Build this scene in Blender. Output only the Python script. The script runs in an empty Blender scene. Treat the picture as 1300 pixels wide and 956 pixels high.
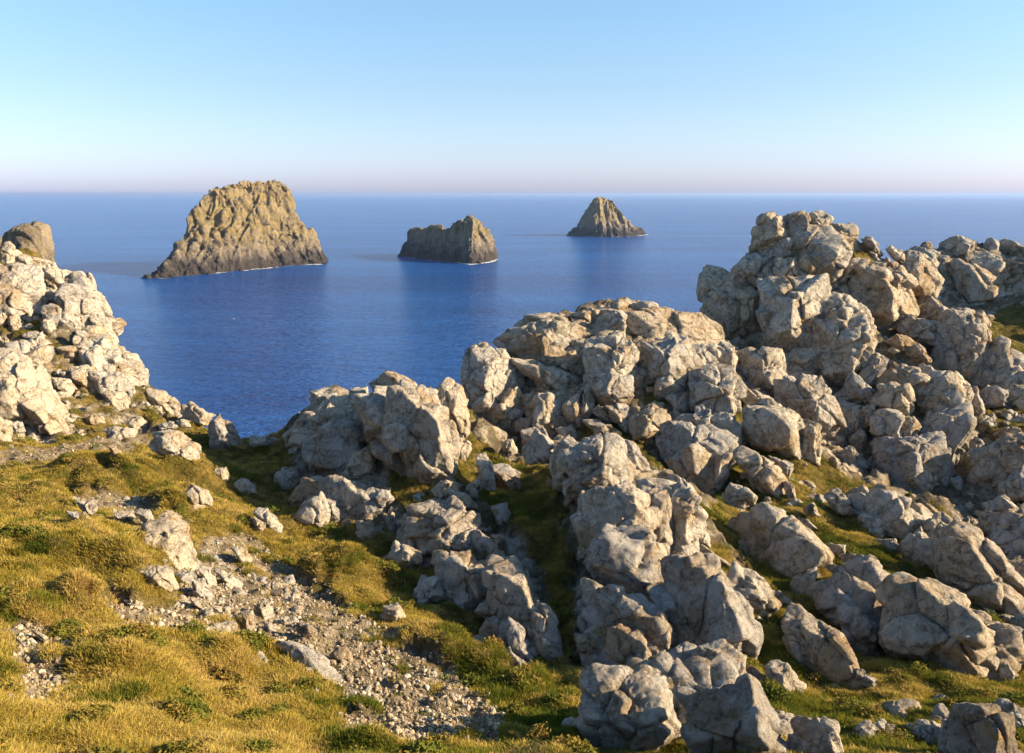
import bpy, bmesh, math, random
import numpy as np

# ------------------------------------------------------------------ camera, world, sun, exposure
SC = bpy.context.scene
COL = SC.collection
CAM_Z = 57.0                       # eye height above the sea, metres
F_PX = 1083.0                      # focal length in photo pixels (photo 1300 px wide)
PX0, PY0 = 650.0, 433.0            # principal point of the photograph (1300 x 866 without the caption bar)
HORIZON_Y = 246.0
PITCH = math.atan((PY0 - HORIZON_Y) / F_PX)

cam_d = bpy.data.cameras.new('camera')
cam_d.sensor_width = 36.0
cam_d.sensor_fit = 'HORIZONTAL'
cam_d.lens = F_PX / 1300.0 * 36.0
cam_d.shift_y = -(478.0 - PY0) / 1300.0
cam_d.clip_start = 0.1
cam_d.clip_end = 120000.0
cam = bpy.data.objects.new('camera', cam_d)
cam.location = (0, 0, CAM_Z)
cam.rotation_euler = (math.pi / 2 - PITCH, 0, 0)
COL.objects.link(cam)
SC.camera = cam

SUN_ELEV = math.radians(22.0)
SUN_AZ = math.radians(95.0)        # clockwise from the view direction (+Y) towards the right (+X)
sun_d = bpy.data.lights.new('sun', 'SUN')
sun_d.energy = 5.0
sun_d.angle = math.radians(0.6)
sun_d.color = (1.0, 0.80, 0.52)
sun = bpy.data.objects.new('sun', sun_d)
sx, sy, sz = (math.sin(SUN_AZ) * math.cos(SUN_ELEV), math.cos(SUN_AZ) * math.cos(SUN_ELEV), math.sin(SUN_ELEV))
from mathutils import Vector
sun.rotation_euler = Vector((-sx, -sy, -sz)).to_track_quat('-Z', 'Y').to_euler()
COL.objects.link(sun)

world = bpy.data.worlds.new('World')
SC.world = world
world.use_nodes = True
wn, wl = world.node_tree.nodes, world.node_tree.links
wn.clear()
w_out = wn.new('ShaderNodeOutputWorld')
w_bg = wn.new('ShaderNodeBackground')
w_sky = wn.new('ShaderNodeTexSky')
w_sky.sky_type = 'NISHITA'
w_sky.sun_disc = False
w_sky.sun_elevation = SUN_ELEV
w_sky.sun_rotation = SUN_AZ
w_sky.altitude = 60
w_sky.air_density = 1.0
w_sky.dust_density = 0.7
w_sky.ozone_density = 2.0
w_bg.inputs['Strength'].default_value = 0.084
# the evening air: lavender low down, clear cyan higher up, the same all round the dome
w_geo = wn.new('ShaderNodeTexCoord')
w_sep = wn.new('ShaderNodeSeparateXYZ')
w_ramp = wn.new('ShaderNodeValToRGB')
w_mul = wn.new('ShaderNodeMixRGB')
w_mul.blend_type = 'MULTIPLY'
w_mul.inputs[0].default_value = 1.0
r = w_ramp.color_ramp
r.elements[0].position = 0.0
r.elements[0].color = (0.74, 0.80, 1.42, 1)
r.elements[1].position = 0.22
r.elements[1].color = (0.80, 0.95, 1.0, 1)
e = r.elements.new(0.05); e.color = (0.76, 0.81, 1.12, 1)
e = r.elements.new(0.116); e.color = (0.77, 0.82, 0.94, 1)
wl.new(w_geo.outputs['Generated'], w_sep.inputs[0])
wl.new(w_sep.outputs['Z'], w_ramp.inputs[0])
wl.new(w_sky.outputs[0], w_mul.inputs[1])
wl.new(w_ramp.outputs[0], w_mul.inputs[2])
wl.new(w_mul.outputs[0], w_bg.inputs['Color'])
wl.new(w_bg.outputs[0], w_out.inputs['Surface'])

SC.view_settings.view_transform = 'Standard'
SC.view_settings.look = 'None'
SC.view_settings.gamma = 1.0
SC.view_settings.exposure = 1.42
SC.view_settings.use_curve_mapping = False
SC.render.engine = 'CYCLES'
SC.cycles.use_denoising = True
SC.cycles.max_bounces = 5
SC.cycles.diffuse_bounces = 2
SC.cycles.glossy_bounces = 2
SC.cycles.transmission_bounces = 2
SC.cycles.volume_bounces = 0
SC.cycles.caustics_reflective = False
SC.cycles.caustics_refractive = False

random.seed(7)
RNG = np.random.default_rng(11)

# ------------------------------------------------------------------ photo pixel <-> world
CT, ST = math.cos(PITCH), math.sin(PITCH)
def ray(px, py):
    """direction with unit +Y component"""
    u = (px - PX0) / F_PX
    v = -(py - PY0) / F_PX
    y = CT + v * ST
    return np.array([u / y, 1.0, (v * CT - ST) / y])
def at(px, py, d):
    return np.array([0, 0, CAM_Z]) + ray(px, py) * d
def project(P):
    X, Y, Z = P[..., 0], P[..., 1], P[..., 2] - CAM_Z
    fw = np.maximum(Y * CT - Z * ST, 1e-3)
    up = Y * ST + Z * CT
    return PX0 + F_PX * X / fw, PY0 - F_PX * up / fw
def sea_depth(py):
    return -CAM_Z / ray(650, py)[2]

# ------------------------------------------------------------------ numpy noise
_perm = np.random.default_rng(3).permutation(256)
_perm = np.concatenate([_perm, _perm, _perm])
_g = np.random.default_rng(4).normal(size=(256, 3)); _g /= np.linalg.norm(_g, axis=1)[:, None]
_g = _g.astype(np.float32)
def perlin(P):
    P = np.asarray(P, dtype=np.float32)
    i = np.floor(P).astype(np.int64); f = P - i; i &= 255
    w = f * f * f * (f * (f * 6 - 15) + 10)
    out = 0
    for dx in (0, 1):
        a = _perm[i[:, 0] + dx]; wx = w[:, 0] if dx else 1 - w[:, 0]
        for dy in (0, 1):
            b = _perm[a + i[:, 1] + dy]; wy = w[:, 1] if dy else 1 - w[:, 1]
            for dz in (0, 1):
                g = _g[_perm[b + i[:, 2] + dz] & 255]
                wz = w[:, 2] if dz else 1 - w[:, 2]
                out = out + wx * wy * wz * (g[:, 0] * (f[:, 0] - dx) + g[:, 1] * (f[:, 1] - dy) + g[:, 2] * (f[:, 2] - dz))
    return out * 1.6
def fbm(P, oct=4, gain=0.5, lac=2.03):
    s = 0; a = 1.0; P = np.asarray(P, dtype=np.float32)
    for k in range(oct):
        s = s + a * perlin(P + 17.3 * k); P = P * lac; a *= gain
    return s
def ridged(P, oct=4, gain=0.5, lac=2.03):
    s = 0; a = 1.0; P = np.asarray(P, dtype=np.float32)
    for k in range(oct):
        n = 1 - np.abs(perlin(P + 9.7 * k)) * 1.6
        s = s + a * n * n; P = P * lac; a *= gain
    return s
def rbf_fit(pts, vals, lam=0.0):
    pts = np.asarray(pts, float); vals = np.asarray(vals, float)
    n = len(pts)
    A = -np.linalg.norm(pts[:, None] - pts[None], axis=2)
    A[np.arange(n), np.arange(n)] += lam
    M = np.zeros((n + 1, n + 1)); M[:n, :n] = A; M[:n, n] = 1; M[n, :n] = 1
    c = np.linalg.solve(M, np.concatenate([vals, [0]]))
    def f(q):
        q = np.atleast_2d(np.asarray(q, float)); out = np.empty(len(q))
        for s in range(0, len(q), 20000):
            qq = q[s:s + 20000]
            d2 = ((qq ** 2).sum(1)[:, None] + (pts ** 2).sum(1)[None] - 2 * qq @ pts.T)
            out[s:s + 20000] = -np.sqrt(np.maximum(d2, 0)) @ c[:n] + c[n]
        return out
    return f
def in_poly(px, py, poly):
    inside = np.zeros(np.shape(px), bool)
    n = len(poly)
    for k in range(n):
        x1, y1 = poly[k]; x2, y2 = poly[(k + 1) % n]
        if y1 == y2: continue
        c = ((y1 > py) != (y2 > py)) & (px < (x2 - x1) * (py - y1) / (y2 - y1) + x1)
        inside ^= c
    return inside

# ------------------------------------------------------------------ scene helpers
def mesh_obj(name, verts, faces, mat, parent=None, smooth=True):
    me = bpy.data.meshes.new(name)
    verts = np.asarray(verts, np.float32); faces = np.asarray(faces, np.int32)
    k = faces.shape[1]
    me.vertices.add(len(verts)); me.vertices.foreach_set('co', verts.ravel())
    me.loops.add(faces.size); me.loops.foreach_set('vertex_index', faces.ravel())
    me.polygons.add(len(faces)); me.polygons.foreach_set('loop_start', np.arange(0, faces.size, k, dtype=np.int32))
    me.polygons.foreach_set('use_smooth', np.full(len(faces), smooth))
    me.update(calc_edges=True)
    if mat: me.materials.append(mat)
    o = bpy.data.objects.new(name, me); COL.objects.link(o)
    if parent: o.parent = parent
    return o
def tag(o, label=None, cat=None, group=None, kind=None):
    if label: o['label'] = label
    if cat: o['category'] = cat
    if group: o['group'] = group
    if kind: o['kind'] = kind
    return o
def empty(name, loc):
    o = bpy.data.objects.new(name, None); o.location = loc; o.empty_display_size = 0.3
    COL.objects.link(o); return o
def grid_faces(nu, nv, wrap=False):
    i = np.arange(nu - 1)[:, None]; j = np.arange(nv if wrap else nv - 1)[None]
    j2 = (j + 1) % nv
    return np.stack([i * nv + j, i * nv + j2, (i + 1) * nv + j2, (i + 1) * nv + j], -1).reshape(-1, 4)

# ------------------------------------------------------------------ materials
class NT:
    def __init__(s, name):
        s.m = bpy.data.materials.new(name); s.m.use_nodes = True
        s.n, s.l = s.m.node_tree.nodes, s.m.node_tree.links
        s.n.clear()
        s.out = s.n.new('ShaderNodeOutputMaterial')
    def node(s, t, ins=None, **kw):
        n = s.n.new(t)
        for k, v in kw.items(): setattr(n, k, v)
        for k, v in (ins or {}).items():
            if isinstance(v, bpy.types.NodeSocket): s.l.new(v, n.inputs[k])
            else: n.inputs[k].default_value = v
        return n
    def pos(s): return s.node('ShaderNodeNewGeometry').outputs['Position']
    def noise(s, vec, scale, detail=4, rough=0.55, dist=0.0):
        return s.node('ShaderNodeTexNoise', {'Vector': vec, 'Scale': scale, 'Detail': detail, 'Roughness': rough, 'Distortion': dist}).outputs['Fac']
    def ramp(s, fac, stops, interp='LINEAR'):
        n = s.node('ShaderNodeValToRGB', {'Fac': fac}); r = n.color_ramp; r.interpolation = interp
        while len(r.elements) > 1: r.elements.remove(r.elements[-1])
        for k, (p, c) in enumerate(stops):
            el = r.elements[0] if k == 0 else r.elements.new(p)
            el.position = p
            el.color = (c, c, c, 1) if isinstance(c, (int, float)) else (*c, 1)
        return n.outputs['Color']
    def mix(s, fac, a, b, mode='MIX'):
        n = s.node('ShaderNodeMixRGB', blend_type=mode)
        for k, v in ((0, fac), (1, a), (2, b)):
            if isinstance(v, bpy.types.NodeSocket): s.l.new(v, n.inputs[k])
            elif isinstance(v, tuple): n.inputs[k].default_value = (*v, 1)
            else: n.inputs[k].default_value = v
        return n.outputs[0]
    def math(s, op, a, b=0.0):
        n = s.node('ShaderNodeMath', operation=op)
        for k, v in ((0, a), (1, b)):
            if isinstance(v, bpy.types.NodeSocket): s.l.new(v, n.inputs[k])
            else: n.inputs[k].default_value = v
        return n.outputs[0]
    def bump(s, h, strength, dist, normal=None):
        ins = {'Height': h, 'Strength': strength, 'Distance': dist}
        if normal: ins['Normal'] = normal
        return s.node('ShaderNodeBump', ins).outputs['Normal']
    def surface(s, col, rough, normal=None, spec=0.3):
        ins = {'Base Color': col if isinstance(col, bpy.types.NodeSocket) else (*col, 1), 'Roughness': rough, 'Specular IOR Level': spec}
        if normal: ins['Normal'] = normal
        b = s.node('ShaderNodeBsdfPrincipled', ins)
        s.l.new(b.outputs[0], s.out.inputs['Surface'])
        return b

def rock_colour(t, p):
    big = t.noise(p, 0.55, 4, 0.6)
    mid = t.noise(p, 2.3, 5, 0.65, 0.6)
    fine = t.noise(p, 15.0, 5, 0.75)
    col = t.ramp(mid, [(0.30, (0.30, 0.265, 0.23)), (0.40, (0.55, 0.495, 0.43)), (0.52, (0.72, 0.66, 0.58)), (0.68, (0.62, 0.545, 0.45))])
    och = t.ramp(big, [(0.50, 0.0), (0.62, 0.62), (0.72, 0.75)])
    col = t.mix(och, col, (0.46, 0.305, 0.15))
    # grey-black lichen in speckles and patches
    lich = t.ramp(t.noise(p, 5.0, 6, 0.72), [(0.52, 0.0), (0.58, 0.6)])
    patch = t.ramp(t.noise(p, 1.1, 3, 0.5), [(0.42, 0.0), (0.60, 1.0)])
    col = t.mix(t.math('MULTIPLY', lich, patch), col, (0.10, 0.09, 0.083))
    spk = t.ramp(fine, [(0.34, 0.6), (0.41, 0.0)])
    col = t.mix(spk, col, (0.17, 0.15, 0.135))
    wht = t.ramp(t.noise(p, 7.0, 5, 0.7), [(0.60, 0.0), (0.68, 0.6)])
    col = t.mix(wht, col, (0.66, 0.63, 0.57))
    # blocks weather differently: greyer, creamier or rustier from one to the next
    rnd = t.node('ShaderNodeObjectInfo').outputs['Random']
    tint = t.ramp(rnd, [(0.0, (0.82, 0.83, 0.86)), (0.3, (1.0, 0.98, 0.95)), (0.6, (1.12, 1.08, 1.0)), (0.85, (1.04, 0.93, 0.78)), (1.0, (0.88, 0.84, 0.80))])
    col = t.mix(1.0, col, tint, 'MULTIPLY')
    # water streaks running down the faces
    st = t.noise(t.node('ShaderNodeMapping', {'Vector': p, 'Scale': (2.6, 2.6, 0.35)}).outputs[0], 1.6, 4, 0.6)
    col = t.mix(t.ramp(st, [(0.60, 0.0), (0.70, 0.35)]), col, (0.20, 0.17, 0.14))
    org = t.ramp(t.noise(p, 1.9, 4, 0.6, 1.0), [(0.62, 0.0), (0.70, 0.7)])
    return t.mix(org, col, (0.50, 0.30, 0.09))

def rock_bump(t, p, scale=1.0):
    warp = t.node('ShaderNodeVectorMath', {0: p, 1: t.node('ShaderNodeTexNoise', {'Vector': p, 'Scale': 1.3 / scale, 'Detail': 2.0}).outputs['Color']}, operation='ADD').outputs[0]
    cr = t.node('ShaderNodeTexVoronoi', {'Vector': warp, 'Scale': 1.15 / scale, 'Randomness': 1.0}, feature='DISTANCE_TO_EDGE').outputs['Distance']
    crk = t.ramp(cr, [(0.0, 0.0), (0.045, 0.75), (0.13, 1.0)])
    n1 = t.noise(p, 2.6 / scale, 8, 0.72, 0.4)
    n2 = t.node('ShaderNodeTexVoronoi', {'Vector': warp, 'Scale': 9.0 / scale, 'Randomness': 1.0}).outputs['Distance']
    b = t.bump(n1, 1.0, 0.55 * scale)
    b = t.bump(crk, 1.0, 0.22 * scale, b)
    return t.bump(t.noise(p, 18.0 / scale, 5, 0.75), 1.0, 0.09 * scale, t.bump(n2, 0.7, 0.06 * scale, b))

def make_rock():
    t = NT('limestone_rock'); p = t.pos()
    t.surface(rock_colour(t, p), 0.88, rock_bump(t, p), 0.25)
    return t.m
ROCK = make_rock()

def make_ground():
    t = NT('heath_ground'); p = t.pos()
    grass = t.node('ShaderNodeAttribute', attribute_name='grass').outputs['Fac']
    bare = t.node('ShaderNodeAttribute', attribute_name='bare').outputs['Fac']
    rc = rock_colour(t, p)
    soil = t.ramp(t.noise(p, 3.5, 6, 0.7), [(0.3, (0.15, 0.11, 0.06)), (0.48, (0.31, 0.24, 0.15)), (0.62, (0.47, 0.385, 0.27)), (0.8, (0.25, 0.18, 0.09))])
    turf = t.ramp(t.noise(p, 1.4, 6, 0.65), [(0.3, (0.06, 0.06, 0.012)), (0.48, (0.15, 0.115, 0.026)), (0.6, (0.27, 0.19, 0.05)), (0.75, (0.17, 0.10, 0.035))])
    moss = t.ramp(t.noise(p, 0.9, 5, 0.65), [(0.42, 0.0), (0.54, 0.85)])
    rc = t.mix(moss, rc, t.ramp(t.noise(p, 4.0, 5, 0.7), [(0.35, (0.045, 0.04, 0.016)), (0.65, (0.13, 0.10, 0.05))]))
    col = t.mix(bare, rc, soil)
    col = t.mix(grass, col, turf)
    t.surface(col, 0.95, rock_bump(t, p), 0.15)
    return t.m
GROUND = make_ground()

def make_gravel():
    t = NT('gravel_stone'); p = t.pos()
    r = t.node('ShaderNodeObjectInfo').outputs['Random']
    c = t.ramp(r, [(0.0, (0.15, 0.11, 0.065)), (0.5, (0.28, 0.215, 0.135)), (0.85, (0.40, 0.325, 0.235)), (1.0, (0.50, 0.44, 0.35))])
    t.surface(c, 0.9, t.bump(t.noise(p, 30.0, 3), 0.6, 0.02), 0.2)
    return t.m
GRAVEL = make_gravel()

def make_stack_rock(name='sea_stack_rock', k=1.0, lichen=0.6):
    t = NT(name); p = t.pos()
    sc = t.node('ShaderNodeMapping', {'Vector': p, 'Scale': (1, 1, 0.45)}).outputs[0]
    mid = t.noise(sc, 0.16 * k, 7, 0.68, 0.8)
    col = t.ramp(mid, [(0.32, (0.10, 0.085, 0.075)), (0.45, (0.22, 0.185, 0.155)), (0.56, (0.34, 0.285, 0.235)), (0.70, (0.42, 0.345, 0.26))])
    z = t.node('ShaderNodeSeparateXYZ', {0: p}).outputs[2]
    zz = t.math('ADD', z, t.math('MULTIPLY', t.noise(p, 0.12 * k, 4), 26.0))
    # yellow lichen and thin turf above the spray line, dark wet rock below it
    up = t.ramp(t.math('DIVIDE', zz, 80.0), [(0.28, 0.0), (0.5, lichen)])
    col = t.mix(t.math('MULTIPLY', up, t.ramp(t.noise(p, 0.35 * k, 5, 0.7), [(0.40, 0.0), (0.52, 1.0)])), col, (0.46, 0.325, 0.08))
    gr = t.math('MULTIPLY', up, t.ramp(t.noise(p, 0.22 * k, 5, 0.6), [(0.56, 0.0), (0.66, 0.8)]))
    col = t.mix(gr, col, (0.13, 0.13, 0.035))
    wet = t.ramp(t.math('DIVIDE', zz, 80.0), [(0.24, 0.9), (0.36, 0.0)])
    col = t.mix(wet, col, (0.055, 0.045, 0.04))
    n1 = t.noise(sc, 0.5 * k, 8, 0.72, 0.5)
    b = t.bump(n1, 1.0, 4.5 / k)
    b = t.bump(t.noise(p, 1.1 * k, 6, 0.75), 1.0, 1.1 / k, b)
    dk = t.ramp(t.noise(p, 0.6 * k, 6, 0.75), [(0.35, 0.7), (0.44, 0.0)])
    col = t.mix(dk, col, (0.06, 0.05, 0.04))
    t.surface(col, 0.9, b, 0.2)
    return t.m
STACK = make_stack_rock()
CLIFF = make_stack_rock('weathered_cliff_rock', 5.0, 0.25)

def make_sea():
    t = NT('sea_water'); p = t.pos()
    m = t.node('ShaderNodeMapping', {'Vector': p, 'Rotation': (0, 0, 0.25), 'Scale': (0.55, 1.0, 1.0)}).outputs[0]
    sw = t.noise(m, 0.045, 3, 0.5)
    ch = t.noise(m, 0.20, 5, 0.62, 0.4)
    rp = t.noise(m, 0.75, 4, 0.62)
    b = t.bump(sw, 0.5, 6.0)
    b = t.bump(ch, 1.0, 5.5, b)
    b = t.bump(rp, 1.0, 2.2, b)
    drift = t.noise(t.node('ShaderNodeMapping', {'Vector': p, 'Scale': (0.25, 1.0, 1.0)}).outputs[0], 0.010, 6, 0.65, 0.5)
    col = t.ramp(drift, [(0.35, (0.005, 0.062, 0.265)), (0.52, (0.007, 0.084, 0.335)), (0.66, (0.011, 0.115, 0.41))])
    s = t.surface(col, 0.17, b, 0.25)
    s.inputs['IOR'].default_value = 1.33
    return t.m
SEA = make_sea()

def make_foam():
    t = NT('sea_foam'); p = t.pos()
    cov_ = t.node('ShaderNodeAttribute', attribute_name='cover').outputs['Fac']
    n = t.noise(t.node('ShaderNodeMapping', {'Vector': p, 'Scale': (0.5, 1.0, 1.0)}).outputs[0], 0.5, 6, 0.7)
    a = t.ramp(t.math('ADD', t.math('MULTIPLY', cov_, 0.62), n), [(0.72, 0.0), (0.95, 0.95)])
    b = t.surface((0.78, 0.80, 0.81), 0.8, t.bump(n, 0.6, 0.4), 0.2)
    t.l.new(a, b.inputs['Alpha'])
    return t.m
FOAM = make_foam()

def make_grass(name, stops, trans):
    t = NT(name); p = t.pos()
    info = t.node('ShaderNodeObjectInfo').outputs['Random']
    patch = t.noise(p, 0.45, 4, 0.6)
    f = t.math('ADD', t.math('MULTIPLY', patch, 0.9), t.math('MULTIPLY', info, 0.32))
    f = t.math('SUBTRACT', f, 0.1)
    col = t.ramp(f, stops)
    d = t.node('ShaderNodeBsdfDiffuse', {'Color': col})
    tr = t.node('ShaderNodeBsdfTranslucent', {'Color': col})
    mx = t.node('ShaderNodeMixShader', {0: trans, 1: d.outputs[0], 2: tr.outputs[0]})
    t.l.new(mx.outputs[0], t.out.inputs['Surface'])
    return t.m
GRASS = make_grass('dry_grass', [(0.22, (0.20, 0.17, 0.022)), (0.40, (0.34, 0.258, 0.045)), (0.54, (0.47, 0.352, 0.085)), (0.72, (0.52, 0.365, 0.13)), (0.95, (0.44, 0.23, 0.08))], 0.35)
LUSH = make_grass('green_grass', [(0.22, (0.055, 0.085, 0.012)), (0.45, (0.12, 0.14, 0.02)), (0.65, (0.22, 0.19, 0.03)), (0.9, (0.24, 0.14, 0.035))], 0.35)
HEATH = make_grass('heather_leaf', [(0.25, (0.10, 0.13, 0.025)), (0.5, (0.17, 0.16, 0.03)), (0.7, (0.28, 0.18, 0.05)), (0.95, (0.26, 0.13, 0.05))], 0.25)
# ------------------------------------------------------------------ rock outlines read off the photograph
# view: (x of corner, y of corner, enlargement); outlines are in enlarged coordinates
VIEW = {'T1': (0, 270, 5), 'T2': (0, 440, 4), 'T3': (0, 630, 4), 'T4': (325, 470, 4), 'T5': (325, 630, 4),
        'U1': (570, 375, 4), 'U2': (650, 540, 4), 'U3': (650, 630, 4), 'U4': (880, 260, 4), 'U5': (1040, 290, 5),
        'U6': (880, 440, 4), 'U7': (975, 440, 4), 'U8': (975, 630, 4), 'P': (0, 0, 1)}
OUTLINES = {}
def outlines(group, text):
    lst = OUTLINES.setdefault(group, [])
    view = None
    for line in text.strip().splitlines():
        line = line.strip()
        if not line: continue
        if line in VIEW: view = VIEW[line]; continue
        v = [float(q) for q in line.replace(',', ' ').split()]
        lst.append([(view[0] + v[k] / view[2], view[1] + v[k + 1] / view[2]) for k in range(0, len(v), 2)])

outlines('hillside', '''T1
15,220 60,200 115,260 110,310 40,360 5,340
115,265 200,290 280,310 275,380 200,390 120,330
300,300 345,320 365,355 300,345
310,370 370,355 430,370 530,400 560,440 480,500 400,490 330,440
440,440 530,400 580,440 640,540 690,620 680,680 600,610 500,580 430,540
100,340 160,350 200,440 190,490 110,460 90,400
250,400 290,390 300,460 260,480
0,480 60,460 100,520 90,570 20,590 0,580
110,490 160,500 200,550 150,560
250,520 330,500 405,540 410,600 330,590 270,560
270,620 330,590 400,610 420,680 465,740 440,790 370,720 280,670
180,600 240,600 250,660 220,710 180,690
60,650 110,640 160,710 140,770 60,750
-30,620 40,640 40,720 0,740
280,690 330,690 360,770 310,780 275,740
440,650 500,620 580,640 610,720 540,730
580,620 640,650 690,680 740,800 740,860 640,840 600,730
470,800 540,730 640,730 680,860 560,860
60,830 150,820 280,830 300,910 200,930 100,900
200,800 270,760 290,860 240,850
350,870 470,850 640,870 660,950 500,950 400,920
640,870 760,860 860,900 900,950 700,955
20,380 90,350 80,410 20,420
T2
-40,20 60,60 120,140 230,240 290,300 250,330 150,260 80,270 -20,160
80,265 160,275 250,330 350,390 370,440 330,465 250,440 160,340
-40,375 55,385 60,490 20,505 -30,500
355,110 480,105 515,215 450,225 370,170
280,170 350,165 390,215 330,240 280,210
480,40 600,30 610,120 640,220 560,200 500,130
600,70 690,60 740,130 735,190 660,210 610,130
545,240 640,250 705,320 690,360 590,350 550,290
590,400 660,360 740,380 750,430 640,440
760,220 840,230 905,300 915,360 840,340 770,290
60,390 110,385 130,430 80,440
330,290 370,330 340,340
430,340 520,360 540,400 450,390
120,60 240,0 250,50 210,110 140,130
640,220 690,225 680,260 650,260
-30,220 60,250 80,290 30,300 0,290
300,60 400,50 420,80 330,90
380,130 300,110 290,140 360,170
''')
outlines('slope', '''T3
750,160 860,150 960,180 1000,260 1030,310 990,380 900,370 830,330 740,280
715,380 780,335 860,390 885,450 860,480 780,450
890,390 980,380 1010,440 960,470
980,440 1040,430 1085,520 1050,540 990,490
1000,350 1050,360 1110,460 1070,470
975,525 1030,530 1060,600 1020,620
1060,350 1140,380 1230,430 1210,470 1130,420
1190,270 1240,260 1290,320 1230,340
700,90 760,80 800,140 760,160
590,90 680,80 690,120 610,120
165,680 260,720 320,770 220,740
1100,660 1200,640 1230,720 1140,730
1230,560 1290,600 1300,720 1240,700
1080,560 1160,560 1180,630 1100,640
400,30 470,20 500,80 430,80
350,80 430,80 460,120 380,110
630,530 700,530 770,590 690,570
T5
120,750 250,770 350,830 430,945 330,945 200,840
40,640 100,650 100,700 60,690
0,560 60,540 100,610 40,640
390,810 450,770 500,850 440,880
''')
outlines('knoll', '''T4
620,90 700,40 800,70 900,110 935,240 860,250 740,200 660,130
550,160 640,120 690,130 740,230 690,300 620,370 560,270
700,150 760,140 860,240 960,290 985,370 980,500 940,580 860,600 830,500 780,440 720,350 700,280
280,110 420,85 480,120 420,190 300,240
480,100 560,90 570,150 490,190
170,320 240,230 330,200 340,300 240,390 180,370
360,280 380,200 450,180 530,240 510,310 430,270
255,430 330,340 420,270 520,330 545,400 480,470 450,540 380,530 290,480
450,520 500,440 580,390 615,480 610,550 540,570
610,380 670,340 740,410 790,520 760,550 680,490 620,430
555,300 610,310 620,370 570,390
270,540 300,530 350,580 410,600 415,640 310,640
80,590 140,510 210,500 220,580 160,620
170,660 220,590 280,640 230,700 180,690
220,740 270,660 320,645 360,700 350,790 300,800 240,780
420,590 480,570 545,600 540,720 480,760 420,740
535,640 600,595 660,620 690,660 630,740 560,740
650,590 685,600 680,640 655,630
520,770 580,750 620,830 580,880 530,850
360,670 410,650 430,760 370,780
905,610 960,560 1025,580 1020,630 940,650
940,660 1020,620 1080,650 1115,700 1060,720 980,710
940,780 1000,710 1090,720 1130,780 1050,830 990,900 920,900 915,830
980,900 1060,830 1110,820 1135,880 1130,955 1080,955
710,770 780,730 830,710 830,750 740,810
790,800 850,770 890,840 820,850
830,690 900,660 930,690 900,730 840,730
650,740 700,730 710,830 670,820
720,840 770,800 820,870 860,920 800,955 720,900
1100,800 1180,850 1240,930 1140,950
910,110 980,50 1040,90 1070,220 1050,310 960,270 930,190
980,380 1040,350 1080,400 1040,460 990,430
1120,440 1170,430 1215,560 1200,620 1150,640 1130,560
1080,600 1120,550 1150,590 1140,650 1090,650
1215,500 1270,490 1330,540 1340,600 1280,620 1220,560
1200,700 1270,690 1300,760 1280,820 1230,780
1020,310 1090,370 1070,400 1030,360
165,400 220,390 230,440 180,450
830,760 900,780 910,860 870,910 820,860
T5
670,310 710,240 820,290 820,330 760,380 690,360
920,390 960,320 1100,370 1170,460 1170,550 1100,640 1010,600 960,500
790,500 850,420 930,420 950,520 860,560 790,540
1165,390 1250,320 1300,380 1290,440 1210,500 1170,440
1110,720 1190,640 1300,620 1320,700 1290,790 1180,810
1090,150 1180,220 1280,330 1200,340 1120,250
910,280 935,280 930,370 905,350
820,330 890,310 890,370 830,370
P
610,777 635,750 655,735 683,790 687,800 665,806 620,785
627,843 648,827 672,850 668,857 632,848
U3
100,480 140,540 230,640 240,780 170,830 110,760 100,640
0,340 60,380 100,460 110,520 140,640 90,700 -20,610
-10,640 60,700 110,800 90,880 20,890 -10,800
''')
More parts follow.
